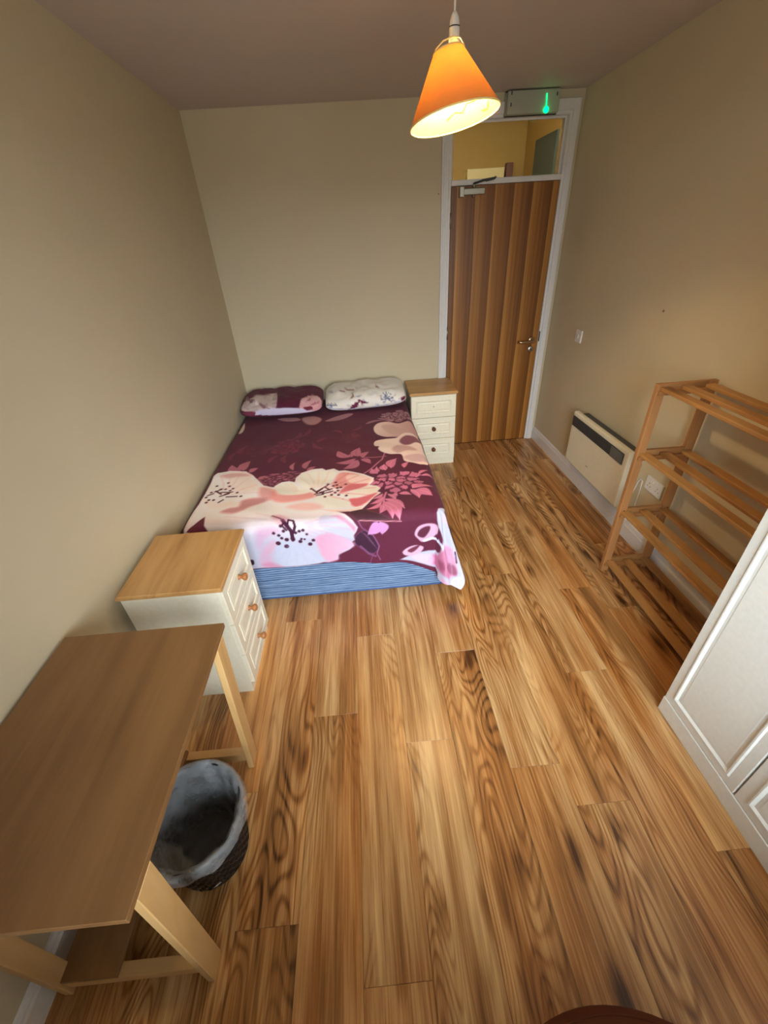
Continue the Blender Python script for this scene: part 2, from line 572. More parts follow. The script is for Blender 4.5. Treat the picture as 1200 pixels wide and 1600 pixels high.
# the passage that shows through the fanlight
M_PASS = wall_paint('passage_paint', (178, 138, 60), 0.1)
YP = YB + 1.42
struct(boxes('wall_passage', [(-0.3, 2.6, YP, YP + 0.08, 0, 2.7)], M_PASS), 'ochre painted passage wall beyond the fanlight', 'wall')
struct(boxes('wall_passage_side', [(1.76, 1.84, YB + 0.12, YP, 0, 2.7)], M_PASS), 'ochre painted passage side wall beyond the fanlight', 'wall')
struct(boxes('wall_passage_end', [(-0.38, -0.3, YB + 0.12, YP, 0, 2.7)], M_PASS), 'ochre painted passage end wall', 'wall')
struct(boxes('ceiling_passage', [(-0.38, 2.6, YB + 0.12, YP + 0.08, 2.62, 2.7)], M_PASS), 'passage ceiling beyond the fanlight', 'ceiling')
struct(boxes('floor_passage', [(-0.38, 2.6, YB + 0.121, YP + 0.08, -0.06, 0)], M_BASE), 'passage floor beyond the door', 'floor')
d2 = struct(empty('door_2', (1.76, 4.59, 0)), 'grey green door in the passage side wall', 'door')
box('door_leaf', -0.02, 0.0, -0.235, 0.235, 0.0, 2.375, plain('grey_green_paint', (66, 78, 62), 0.5), d2, 0.002)
d3 = empty('passage_cabinet', (1.365, YP - 0.001, 0))
tag(d3, 'pale cream cabinet with dark wooden side post seen through the fanlight', 'cabinet')
box('cabinet_body', -0.185, 0.175, -0.10, 0.0, 0.0, 2.225, plain('pale_cream_board', (232, 204, 128), 0.5), d3, 0.003)
box('side_post', 0.205, 0.27, -0.06, 0.0, 0.0, 2.26, wood('dark_post_wood', (70, 34, 10), (110, 60, 22), (140, 84, 40), axis=2), d3, 0.003)
pl = bpy.data.lights.new('passage_light', 'POINT')
pl.energy = 0.9
pl.color = (1.0, 0.78, 0.42)
pl.shadow_soft_size = 0.12
plo = bpy.data.objects.new('passage_light', pl)
COL.objects.link(plo)
plo.location = (0.5, YB + 0.7, 2.45)

# ------------------------------------------------------------------ emergency light above the door
em = tag(empty('emergency_light', (1.272, YB, 2.41)), 'white emergency light box with glowing green lamp above the door', 'emergency light')


def lens_mat():
    t = NT('frosted_cover')
    d = t.n('ShaderNodeBsdfDiffuse', {'Color': lin((206, 204, 190))})
    tr = t.n('ShaderNodeBsdfTranslucent', {'Color': lin((200, 210, 196))})
    m1 = t.n('ShaderNodeMixShader', {0: 0.35, 1: d.outputs[0], 2: tr.outputs[0]})
    g = t.n('ShaderNodeBsdfGlossy', {'Roughness': 0.25})
    m2 = t.n('ShaderNodeMixShader', {0: 0.05, 1: m1.outputs[0], 2: g.outputs[0]})
    o = t.n('ShaderNodeOutputMaterial')
    t.t.links.new(m2.outputs[0], o.inputs[0])
    return t.m


M_LENS = lens_mat()
box('back_box', -0.178, 0.178, -0.022, 0.0, -0.062, 0.060, plain('aged_white_plastic', (190, 186, 174), 0.5), em, 0.004)
box('cover', -0.172, 0.172, -0.070, -0.022, -0.058, 0.056, M_LENS, em, 0.006, 2)
tube('gasket', [(-0.175, -0.0225, -0.060), (0.175, -0.0225, -0.060), (0.175, -0.0225, 0.058), (-0.175, -0.0225, 0.058)], 0.003, M_DARK, em, 6, closed=True)
for sx, sz in ((-0.150, -0.01), (-0.150, 0.045), (0.150, 0.03)):
    box('clip', sx - 0.004, sx + 0.004, -0.072, -0.066, sz - 0.009, sz + 0.009, M_GREY, em, 0.001)
M_LED = emis('green_lamp', (0.0, 0.75, 0.16, 1), 1.6)
lathe('green_lamp', [(0.002, -0.018), (0.012, -0.013), (0.017, 0.0), (0.012, 0.012), (0.004, 0.017)], M_LED, em, (0.085, -0.078, -0.045), 16)
tube('glow_streak', [(0.085, -0.074, -0.028), (0.083, -0.074, 0.002), (0.080, -0.074, 0.034)], 0.0028, M_LED, em, 8)  # glowing strip stands in for the streak of light from the green lamp

# ------------------------------------------------------------------ pendant lamp
LX, LY = 0.380, 1.880
lamp = tag(empty('pendant_lamp', (LX, LY, H)), 'crooked orange cone lampshade hanging lit from the ceiling', 'lamp')
lathe('ceiling_rose', [(0.040, 0.0), (0.038, -0.012), (0.020, -0.022), (0.006, -0.026)], M_PLAST, lamp, None, 28)
tube('flex', [(0, 0, -0.02), (0, 0, -0.10), (0.0, 0, -0.20)], 0.0032, M_PLAST, lamp, 8)
lathe('lamp_holder', [(0.006, -0.186), (0.0115, -0.196), (0.0145, -0.205), (0.0150, -0.217), (0.0162, -0.218), (0.0170, -0.262), (0.0150, -0.268)], M_PLAST, lamp, None, 24)
lathe('holder_seam', [(0.0150, -0.2165), (0.0168, -0.2165), (0.0168, -0.219), (0.0150, -0.219)], M_DARK, lamp, None, 24)


def shade_mat(name, dcol, tcol, fac):
    t = NT(name)
    nz = t.noise(t.obj(), 90.0, 3.0)
    c1 = t.mix(nz, lin([x * 0.94 for x in dcol]), lin(dcol))
    d = t.n('ShaderNodeBsdfDiffuse', {'Color': c1})
    tr = t.n('ShaderNodeBsdfTranslucent', {'Color': lin(tcol)})
    m1 = t.n('ShaderNodeMixShader', {0: fac, 1: d.outputs[0], 2: tr.outputs[0]})
    o = t.n('ShaderNodeOutputMaterial')
    t.t.links.new(m1.outputs[0], o.inputs[0])
    return t.m


M_SHADE = shade_mat('orange_shade_fabric', (204, 138, 86), (255, 184, 98), 0.13)
M_LINING = shade_mat('cream_shade_lining', (236, 206, 120), (255, 226, 170), 0.18)
sh = empty('shade', (-0.005, 0.0, -0.349))
sh.parent = lamp
sh.rotation_euler = (math.radians(-5.5), math.radians(-8.0), 0)
sh.name = 'shade'
RT, RB, SH = 0.048, 0.151, 0.166
pr = [(RT + (RB - RT) * i / 12.0, SH / 2 - SH * i / 12.0) for i in range(13)]
# the shade fabric is the part itself; lining and rings are its pieces
shade = lathe('lamp_shade', pr, M_SHADE, lamp, sh.location.copy(), 72, caps=False)
shade.rotation_euler = sh.rotation_euler
bpy.data.objects.remove(sh)
lathe('lining', [(r - 0.0020, z) for r, z in pr], M_LINING, shade, None, 72, caps=False)


def ring(name, r, z, rad, m, parent, n=56):
    return tube(name, [(r * math.cos(2 * math.pi * k / n), r * math.sin(2 * math.pi * k / n), z) for k in range(n)], rad, m, parent, 6, closed=True)


M_TRIMC = plain('cream_binding', (244, 222, 160), 0.6)
ring('bottom_binding', RB - 0.001, -SH / 2, 0.0026, M_TRIMC, shade)
ring('top_binding', RT - 0.001, SH / 2, 0.0026, M_TRIMC, shade)
ring('carrier_ring', 0.020, SH / 2 + 0.003, 0.0022, M_PLAST, shade, 32)
lathe('light_block_disc', [(0.018, SH / 2 - 0.001), (0.041, SH / 2 - 0.006), (0.041, SH / 2 - 0.008), (0.018, SH / 2 - 0.003)], M_PLAST, shade, None, 32, caps=False)  # added disc, blocks the bulb's hot spot on the ceiling
for k in range(3):
    a = 2 * math.pi * k / 3 + 0.4
    tube('carrier_wire', [(0.020 * math.cos(a), 0.020 * math.sin(a), SH / 2 + 0.003), (RT * math.cos(a), RT * math.sin(a), SH / 2)], 0.002, M_PLAST, shade, 6)
tube('loose_binding', [(RT * math.cos(a) * s, RT * math.sin(a) * s, SH / 2 + h) for a, s, h in ((2.9, 1.0, 0.0), (3.5, 0.95, 0.006), (4.2, 0.92, 0.013), (4.9, 0.9, 0.016), (5.5, 0.95, 0.014), (6.0, 1.03, 0.004), (6.15, 1.08, -0.008))], 0.0020, M_TRIMC, shade, 6)
M_CRACK = plain('lining_crack', (120, 100, 50), 0.8)
for seq in (((3.6, 0.62), (3.8, 0.68), (4.05, 0.66), (4.25, 0.76), (4.45, 0.72), (4.7, 0.80)), ((3.35, 0.8), (3.5, 0.88), (3.7, 0.86)), ((5.3, 0.80), (5.33, 0.86), (5.36, 0.88))):
    pts = []
    for a, f in seq:
        a = a - 3.14159          # the far inside face
        r = RT + (RB - RT) * f - 0.0036
        pts.append((r * math.cos(a), r * math.sin(a), SH / 2 - SH * f))
    tube('lining_crack', pts, 0.0009, M_CRACK, shade, 5)
M_BULB = emis('lit_bulb', (1.0, 0.74, 0.40, 1), LAMP_E)
lathe('bulb', [(0.012, 0.0), (0.014, -0.014), (0.024, -0.036), (0.028, -0.052), (0.024, -0.067), (0.013, -0.077), (0.004, -0.080)], M_BULB, lamp, (0, 0, -0.266), 24)


# ------------------------------------------------------------------ bedside chests
def drawer_chest(loc, rz, label, top_mat, knob_mat, missing):
    t = tag(empty('bedside_chest', loc, rz), label, 'bedside table', 'matching bedside chests')
    wd, dp, ht = 0.375, 0.365, 0.635
    boxes('carcass', [(-wd / 2, wd / 2, -dp / 2, dp / 2, 0.058, ht), (-wd / 2, wd / 2, -dp / 2 + 0.002, dp / 2, 0.0, 0.058)], M_CREAM, t)
    bm = bmesh.new()
    add_box(bm, -0.199, 0.199, -0.207, 0.191, -0.011, 0.011)
    bmesh.ops.bevel(bm, geom=[e for e in bm.edges if abs(e.verts[0].co.z - e.verts[1].co.z) < 1e-6], offset=0.006, segments=3, affect='EDGES')
    bm_obj('chest_top', bm, top_mat, t, (0, 0, 0.646))
    lp = [(0.0, 0.0), (0.0, 0.015), (0.002, 0.017), (0.038, 0.017), (0.042, 0.0205), (0.046, 0.0205), (0.053, 0.0145), (0.060, 0.0145), (0.066, 0.0165)]
    dh = 0.1895
    for k in range(3):
        z = 0.064 + dh * k + dh / 2
        d = panel_front('drawer', wd - 0.004, dh - 0.004, lp, M_CREAM, t, (0, -dp / 2, z))
        if k == 2 and missing:
            lathe('screw_hole', [(0.004, 0.0), (0.004, 0.0178), (0.002, 0.0182)], M_DARK, d, None, 12, axis='y')
        else:
            lathe('knob', [(0.013, 0.0155), (0.013, 0.019), (0.0085, 0.022), (0.008, 0.030), (0.015, 0.037), (0.0175, 0.044), (0.015, 0.051), (0.008, 0.055), (0.002, 0.056)], knob_mat, d, None, 24, axis='y')
    return t


drawer_chest((-0.798, 1.380, 0), math.radians(90), 'cream three-drawer bedside chest with three wooden knobs, between desk and bed', M_OAKX, M_KNOB, False)
drawer_chest((0.580, 3.502, 0), 0.0, 'cream three-drawer bedside chest with its top knob missing, beside the door', M_OAKX, M_KNOBD, True)

# ------------------------------------------------------------------ desk
desk = tag(empty('desk', (-0.75, 0.60, 0)), 'small plain wooden desk against the left wall', 'desk')


def dk(name, x0, x1, y0, y1, z0, z1, m, bev=0.0015):
    return box(name, x0 + 0.75, x1 + 0.75, y0 - 0.60, y1 - 0.60, z0, z1, m, desk, bev)


dk('desk_top', -1.003, -0.503, 0.250, 0.945, 0.709, 0.727, M_DESK, 0.0012)
for y in (0.312, 0.880):
    bar('leg', (-0.513 + 0.75, y - 0.60, 0.709), (-0.563 + 0.75, y - 0.60, 0.0), 0.022, 0.062, M_PINE, desk)
    bar('leg', (-0.962 + 0.75, y - 0.60, 0.709), (-0.962 + 0.75, y - 0.60, 0.0), 0.024, 0.050, M_PINE, desk)
    dk('side_rail', -0.951, -0.566, y - 0.016, y + 0.016, 0.030, 0.076, M_PINEX)
    dk('top_rail', -0.951, -0.524, y - 0.014, y + 0.014, 0.650, 0.709, M_PINEX)
dk('stretcher_board', -0.960, -0.800, 0.296, 0.896, 0.076, 0.092, M_DESK)
dk('back_rail', -0.974, -0.952, 0.337, 0.855, 0.640, 0.709, M_DESK)

# ------------------------------------------------------------------ waste bin with liner
BX, BY = -0.637, 0.595
wb = tag(empty('waste_bin', (BX, BY, 0)), 'black waste bin with a clear liner under the desk edge', 'waste bin')
M_BIN = plain('black_plastic', (26, 25, 26), 0.3)
NB, RBIN, RTOP, HB = 96, 0.112, 0.150, 0.272
vs, fs = [], []
rows = 25
for i in range(rows):
    z = HB * i / (rows - 1)
    for k in range(NB):
        a = 2 * math.pi * k / NB
        r = RBIN + (RTOP - RBIN) * i / (rows - 1)
        r += 0.0028 * (1 if ((k // 2 + i // 2) % 2) else -1) * (1 if 0 < i < rows - 3 else 0)
        vs.append((r * math.cos(a), r * math.sin(a), z))
for i in range(rows - 1):
    for k in range(NB):
        k2 = (k + 1) % NB
        fs.append((i * NB + k, i * NB + k2, (i + 1) * NB + k2, (i + 1) * NB + k))
fs.append(tuple(range(NB))[::-1])
bo = obj('bin_body', vs, fs, M_BIN, wb)
sol = bo.modifiers.new('thickness', 'SOLIDIFY')
sol.thickness = 0.002
ring('bin_rim', RTOP, HB, 0.005, M_BIN, wb, 64)


def liner_mat():
    t = NT('clear_bin_liner')
    nz = t.noise(t.obj(), 22.0, 1.5, 0.5)
    tr = t.n('ShaderNodeBsdfTransparent', {'Color': (0.92, 0.93, 0.95, 1)})
    pr_ = t.n('ShaderNodeBsdfPrincipled', {'Base Color': lin((212, 215, 222)), 'Roughness': 0.28, 'Normal': t.bump(nz, 0.8, 0.01)})
    f = t.ramp(nz, [(0.2, (0.22, 0.22, 0.22, 1)), (0.8, (0.42, 0.42, 0.42, 1))])
    mx = t.n('ShaderNodeMixShader', {0: f, 1: tr.outputs[0], 2: pr_.outputs[0]})
    o = t.n('ShaderNodeOutputMaterial')
    t.t.links.new(mx.outputs[0], o.inputs[0])
    return t.m


def vnoise(x, y, seed=0):
    """smooth value noise in numpy"""
    xi, yi = np.floor(x).astype(int), np.floor(y).astype(int)
    xf, yf = x - xi, y - yi
    xf, yf = xf * xf * (3 - 2 * xf), yf * yf * (3 - 2 * yf)

    def hsh(a, b):
        n = (a * 374761393 + b * 668265263 + seed * 982451653) & 0x7fffffff
        n = ((n ^ (n >> 13)) * 1274126177) & 0x7fffffff
        return ((n ^ (n >> 16)) & 0xffff) / 65535.0
    a, b, c, d = hsh(xi, yi), hsh(xi + 1, yi), hsh(xi, yi + 1), hsh(xi + 1, yi + 1)
    return (a * (1 - xf) + b * xf) * (1 - yf) + (c * (1 - xf) + d * xf) * yf


vs, fs = [], []
NL = 120
lp = [(0.108, 0.012), (0.116, 0.06), (0.124, 0.12), (0.131, 0.18), (0.138, 0.225), (0.143, 0.255), (0.149, 0.276), (0.155, 0.284), (0.160, 0.280), (0.163, 0.262), (0.163, 0.245), (0.161, 0.228)]
for i, (r, z) in enumerate(lp):
    for k in range(NL):
        a = 2 * math.pi * k / NL
        n1 = float(vnoise(np.array(k * 12 / NL), np.array(i * 0.7), 3)) if k < NL - 10 else float(vnoise(np.array(k * 12 / NL * (NL - k) / 10.0), np.array(i * 0.7), 3))
        n2 = math.sin(a * 7 + i * 0.4) * 0.5 + math.sin(a * 13 + 1.3 - i * 0.3) * 0.3
        amp = 0.010 if 0 < i < 7 else 0.004
        rr = r - amp * (0.5 + 0.5 * n2) - (0.012 * n1 if i < 6 else 0.0) + (0.004 * n1 if i > 7 else 0)
        zz = z + (0.010 * n2 * (i - 8) / 3.0 if i > 8 else 0) + (0.003 * n2 if i in (6, 7, 8) else 0)
        vs.append((rr * math.cos(a), rr * math.sin(a), zz))
for i in range(len(lp) - 1):
    for k in range(NL):
        k2 = (k + 1) % NL
        fs.append((i * NL + k, i * NL + k2, (i + 1) * NL + k2, (i + 1) * NL + k))
fs.append(tuple(range(NL))[::-1])
M_LINER = liner_mat()
obj('bin_liner', vs, fs, M_LINER, wb, None, True)
tg = box('paper_tag', -0.004, 0.018, -0.0006, 0.0006, -0.006, 0.006, M_PLAST, wb, 0)
tg.location = (0.045, -0.108, 0.03)
tg.rotation_euler = (0.25, -0.5, 0.4)

# ------------------------------------------------------------------ slatted rack
RX0, RX1, RY0, RY1, RZ = 1.330, 1.612, 0.975, 1.800, 1.108
rack = tag(empty('slatted_rack', ((RX0 + RX1) / 2, (RY0 + RY1) / 2, 0)), 'four-tier slatted pine shoe rack against the right wall', 'shoe rack')
rcx, rcy = (RX0 + RX1) / 2, (RY0 + RY1) / 2


def rb(name, x0, x1, y0, y1, z0, z1, m, parent=None, bev=0.002):
    return box(name, x0 - rcx, x1 - rcx, y0 - rcy, y1 - rcy, z0, z1, m, parent or rack, bev)


for ya in (RY0, RY1 - 0.024):
    for xa in (RX0, RX1 - 0.042):
        p = rb('post', xa, xa + 0.042, ya, ya + 0.024, 0, RZ, M_RACK)
        for zz in (0.075, 0.425, 0.765):
            lathe('screw', [(0.0035, 0.0), (0.003, 0.0012)], M_DARK, p, (0.004, -0.012, zz - RZ / 2), 8, axis='y')
for z in (0.058, 0.405, 0.748, 1.076):
    for ya, yb in ((RY0 + 0.001, RY0 + 0.021), (RY1 - 0.021, RY1 - 0.001)):
        rb('end_rail', RX0 + 0.042, RX1 - 0.042, ya, yb, z, z + 0.032, M_RACKX)
    for ya, yb in ((RY0 + 0.024, RY0 + 0.040), (RY1 - 0.040, RY1 - 0.024)):
        rb('slat_support', RX0 + 0.006, RX1 - 0.006, ya, yb, z - 0.016, z + 0.004, M_RACKX)
    for xa in (RX0 + 0.012, RX0 + 0.112, RX0 + 0.222):
        rb('slat', xa, xa + 0.044, RY0 + 0.025, RY1 - 0.025, z + 0.004, z + 0.020, M_RACKY)

# ------------------------------------------------------------------ panel heater, switch, socket
ht = tag(empty('panel_heater', (XR, 2.475, 0.21)), 'cream electric panel heater with dark top grille on the right wall', 'heater')
M_HEAT = plain('heater_enamel', (232, 224, 202), 0.35)
M_HEATS = plain('heater_white_enamel', (226, 228, 224), 0.4)


def hb(name, d0, d1, y0, y1, z0, z1, m, parent=None, bev=0.004, seg=2):
    return box(name, -d1, -d0, y0, y1, z0, z1, m, parent or ht, bev, seg)


hb('back_plate', 0.0, 0.062, -0.330, 0.330, 0.030, 0.360, M_HEATS)
hb('wall_bracket', 0.0, 0.066, -0.358, -0.335, 0.300, 0.345, M_PLAST)
hb('outlet_grille', 0.010, 0.060, -0.345, 0.325, 0.358, 0.372, M_GREY, None, 0.002, 1)
fp = hb('front_panel', 0.064, 0.104, -0.362, 0.362, 0.0, 0.385, M_HEAT, None, 0.014, 3)
# the recessed grille band: a dark strip with fins
gr = box('front_grille', -0.0225, -0.0185, -0.320, 0.350, 0.090, 0.163, M_GREY, fp, 0.001)
for k in range(6):
    box('fin', -0.0040, 0.0, -0.333, 0.333, -0.030 + k * 0.012 - 0.0015, -0.030 + k * 0.012 + 0.0015, plain('dark_grey_fin', (48, 50, 52), 0.4), gr, 0)
box('clear_cover', -0.0075, -0.0040, -0.333, -0.200, -0.034, 0.034, plain('smoked_cover', (96, 100, 104), 0.15), gr, 0.001)
lathe('control_knob', [(0.013, 0), (0.013, 0.016), (0.010, 0.019)], M_PLAST, ht, (-0.045, -0.330, 0.110), 20, axis='y')
box('badge', -0.0215, -0.0195, 0.03, 0.055, -0.105, -0.100, plain('grey_print', (150, 146, 136), 0.5), fp, 0)

sw = tag(empty('light_switch', (XR, 3.172, 1.038)), 'white single light switch on the right wall near door', 'light switch')
box('switch_plate', -0.010, 0.0, -0.043, 0.043, -0.043, 0.043, M_PLAST, sw, 0.003, 2)
rk = box('rocker', -0.0035, 0.0035, -0.007, 0.007, -0.013, 0.013, M_PLAST, sw, 0.001)
rk.location = (-0.011, 0, 0)
rk.rotation_euler = (0, 0.14, 0)

so = tag(empty('wall_socket', (XR, 1.962, 0.440)), 'white double power socket on the wall behind the rack', 'wall socket')
box('socket_plate', -0.012, 0.0, -0.073, 0.073, -0.043, 0.043, M_PLAST, so, 0.003, 2)
for y in (-0.037, 0.037):
    for dy, dz, wy, wz in ((0, 0.006, 0.002, 0.004), (-0.011, -0.012, 0.0032, 0.002), (0.011, -0.012, 0.0032, 0.002)):
        box('pin_slot', -0.0125, -0.0115, y + dy - wy, y + dy + wy, dz - wz, dz + wz, M_DARK, so, 0)
    box('rocker', -0.015, -0.011, y * 0.35 - 0.005, y * 0.35 + 0.005, 0.018, 0.032, M_PLAST, so, 0.001)
cb = tube('heater_cable', [(XR - 0.020, 2.110, 0.30), (XR - 0.012, 2.106, 0.34), (XR - 0.006, 2.100, 0.40), (XR - 0.0045, 2.085, 0.425), (XR - 0.0045, 2.070, 0.42), (XR - 0.0045, 2.066, 0.36), (XR - 0.0045, 2.066, 0.24), (XR - 0.006, 2.064, 0.15), (XR - 0.020, 2.062, 0.117)], 0.0035, M_PLAST, None, 8)
tag(cb, 'thin white cable looping down the wall beside the heater', 'cable')
nh = lathe('wall_plug', [(0.006, 0), (0.006, -0.003), (0.003, -0.006)], plain('brown_wall_plug', (150, 110, 84), 0.6), None, (XR, 2.325, 1.317), 12, axis='x')
tag(nh, 'small brown screw plug in the right wall above the heater', 'wall plug')
nh2 = lathe('wall_nail', [(0.004, 0), (0.004, 0.006), (0.002, 0.009)], plain('brown_wall_plug', (150, 110, 84), 0.6), None, (0.668, YB, 1.965), 10, axis='y')
tag(nh2, 'small nail in the end wall left of the door surround', 'nail')

# ------------------------------------------------------------------ wardrobe
WXF, WY0, WY1, WH = 1.140, 0.200, 0.930, 1.95
wr = tag(empty('wardrobe', ((WXF + 1.62) / 2, (WY0 + WY1) / 2, 0)), 'tall white wardrobe with moulded panel doors beside the rack', 'wardrobe')
wcx, wcy = (WXF + 1.62) / 2, (WY0 + WY1) / 2
boxes('carcass', [(WXF + 0.018 - wcx, 1.622 - wcx, WY0 - wcy, WY1 - 0.004 - wcy, 0.082, WH)], M_WHITE, wr)
box('plinth', WXF - 0.002 - wcx, WXF + 0.018 - wcx, WY0 - wcy, WY1 - wcy, 0.0, 0.083, M_WHITE, wr, 0.002)
box('plinth_back', WXF + 0.018 - wcx, 1.60 - wcx, WY0 + 0.02 - wcy, WY1 - 0.02 - wcy, 0.0, 0.082, M_WHITE, wr, 0)
box('cornice', WXF - 0.02 - wcx, 1.622 - wcx, WY0 - 0.015 - wcy, WY1 + 0.002 - wcy, WH, WH + 0.04, M_WHITE, wr, 0.008, 3)
wl = [(0.0, 0.0), (0.0, 0.015), (0.003, 0.018), (0.036, 0.018), (0.041, 0.0225), (0.046, 0.0225), (0.054, 0.0150), (0.064, 0.0150), (0.068, 0.0165)]
for ya, yb in ((0.5655, 0.928), (0.202, 0.5605)):
    panel_front('wardrobe_door', yb - ya, WH - 0.088, wl, M_WHITE, wr, (WXF + 0.018 - wcx, (ya + yb) / 2 - wcy, 0.086 + (WH - 0.088) / 2), (0, 0, math.radians(-90)))

# ------------------------------------------------------------------ unidentified brown rounded shape by the window, modelled as a floor cushion
M_SUEDE = plain('brown_suede', (84, 46, 30), 0.9, bump=0.4, bscale=220.0, spec=0.1)
st = tag(empty('floor_cushion', (0.446, -0.268, 0)), 'dark brown rounded shape modelled as a floor cushion at the window end of the floor', 'floor cushion')
lathe('cushion_body', [(0.32, 0.0), (0.38, 0.006), (0.412, 0.030), (0.421, 0.070), (0.414, 0.105), (0.388, 0.130), (0.32, 0.148), (0.16, 0.156), (0.02, 0.152)], M_SUEDE, st, None, 72)
ring('piping', 0.400, 0.119, 0.003, M_SUEDE, st, 72)
lathe('button', [(0.018, 0.150), (0.018, 0.154), (0.010, 0.159), (0.002, 0.160)], M_SUEDE, st, None, 20)

# ------------------------------------------------------------------ bed: divan base and mattress
bed = tag(empty('bed', (-0.285, 2.735, 0)), 'double divan bed with a blue striped base in the corner', 'bed')


def divan_mat():
    t = NT('blue_striped_ticking')
    v = t.obj()
    s = t.n('ShaderNodeSeparateXYZ', {0: v})
    wv = t.math('ADD', s.outputs[2], t.math('MULTIPLY', t.noise(t.vmath('MULTIPLY', v, (0.6, 0.6, 8.0)), 5.0, 3.0), 0.024))
    a = t.math('SINE', t.math('MULTIPLY', wv, 430.0))
    b = t.math('SINE', t.math('MULTIPLY', wv, 1270.0))
    st_ = t.math('ADD', t.math('MULTIPLY', a, 0.30), t.math('MULTIPLY', b, 0.18))
    nz = t.noise(t.vmath('MULTIPLY', v, (1, 1, 14)), 16.0, 4.0, 0.7)
    f = t.math('ADD', t.math('ADD', st_, 0.5), t.math('MULTIPLY', t.math('SUBTRACT', nz, 0.5), 0.9))
    col = t.ramp(f, [(0.05, (60, 80, 116)), (0.5, (98, 126, 168)), (0.95, (152, 176, 206))])
    return t.out(col, 0.8, t.bump(nz, 0.25, 0.002), **{'Specular IOR Level': 0.2})


box('divan_base', -0.665, 0.662, -0.955, 0.945, 0.0, 0.300, divan_mat(), bed, 0.012, 2)
tube('base_piping', [(-0.662, -0.953, 0.012), (0.662, -0.953, 0.012), (0.662, 0.94, 0.012)], 0.006, plain('blue_piping', (70, 96, 148), 0.8), bed, 6)
tube('corner_seam', [(0.652, -0.957, 0.01), (0.652, -0.957, 0.29)], 0.002, plain('blue_piping', (70, 96, 148), 0.8), bed, 6)
box('mattress', -0.665, 0.640, -0.950, 0.945, 0.300, 0.512, plain('mattress_ticking', (226, 226, 230), 0.8), bed, 0.035, 3)

# ------------------------------------------------------------------ printed bed linen


def pix(P):
    d = P - _C
    z = d @ _F
    return np.stack([600 + FPX * (d @ _R) / z, 800 - FPX * (d @ _U) / z], 1), z


def crom(p, sub=5):
    """closed Catmull-Rom through the points"""
    p = np.asarray(p, float)
    out = []
    for i in range(len(p)):
        p0, p1, p2, p3 = p[i - 1], p[i], p[(i + 1) % len(p)], p[(i + 2) % len(p)]
        for k in range(sub):
            t = k / sub
            out.append(0.5 * ((2 * p1) + (p2 - p0) * t + (2 * p0 - 5 * p1 + 4 * p2 - p3) * t * t + (3 * p1 - p0 - 3 * p2 + p3) * t ** 3))
    return np.array(out)


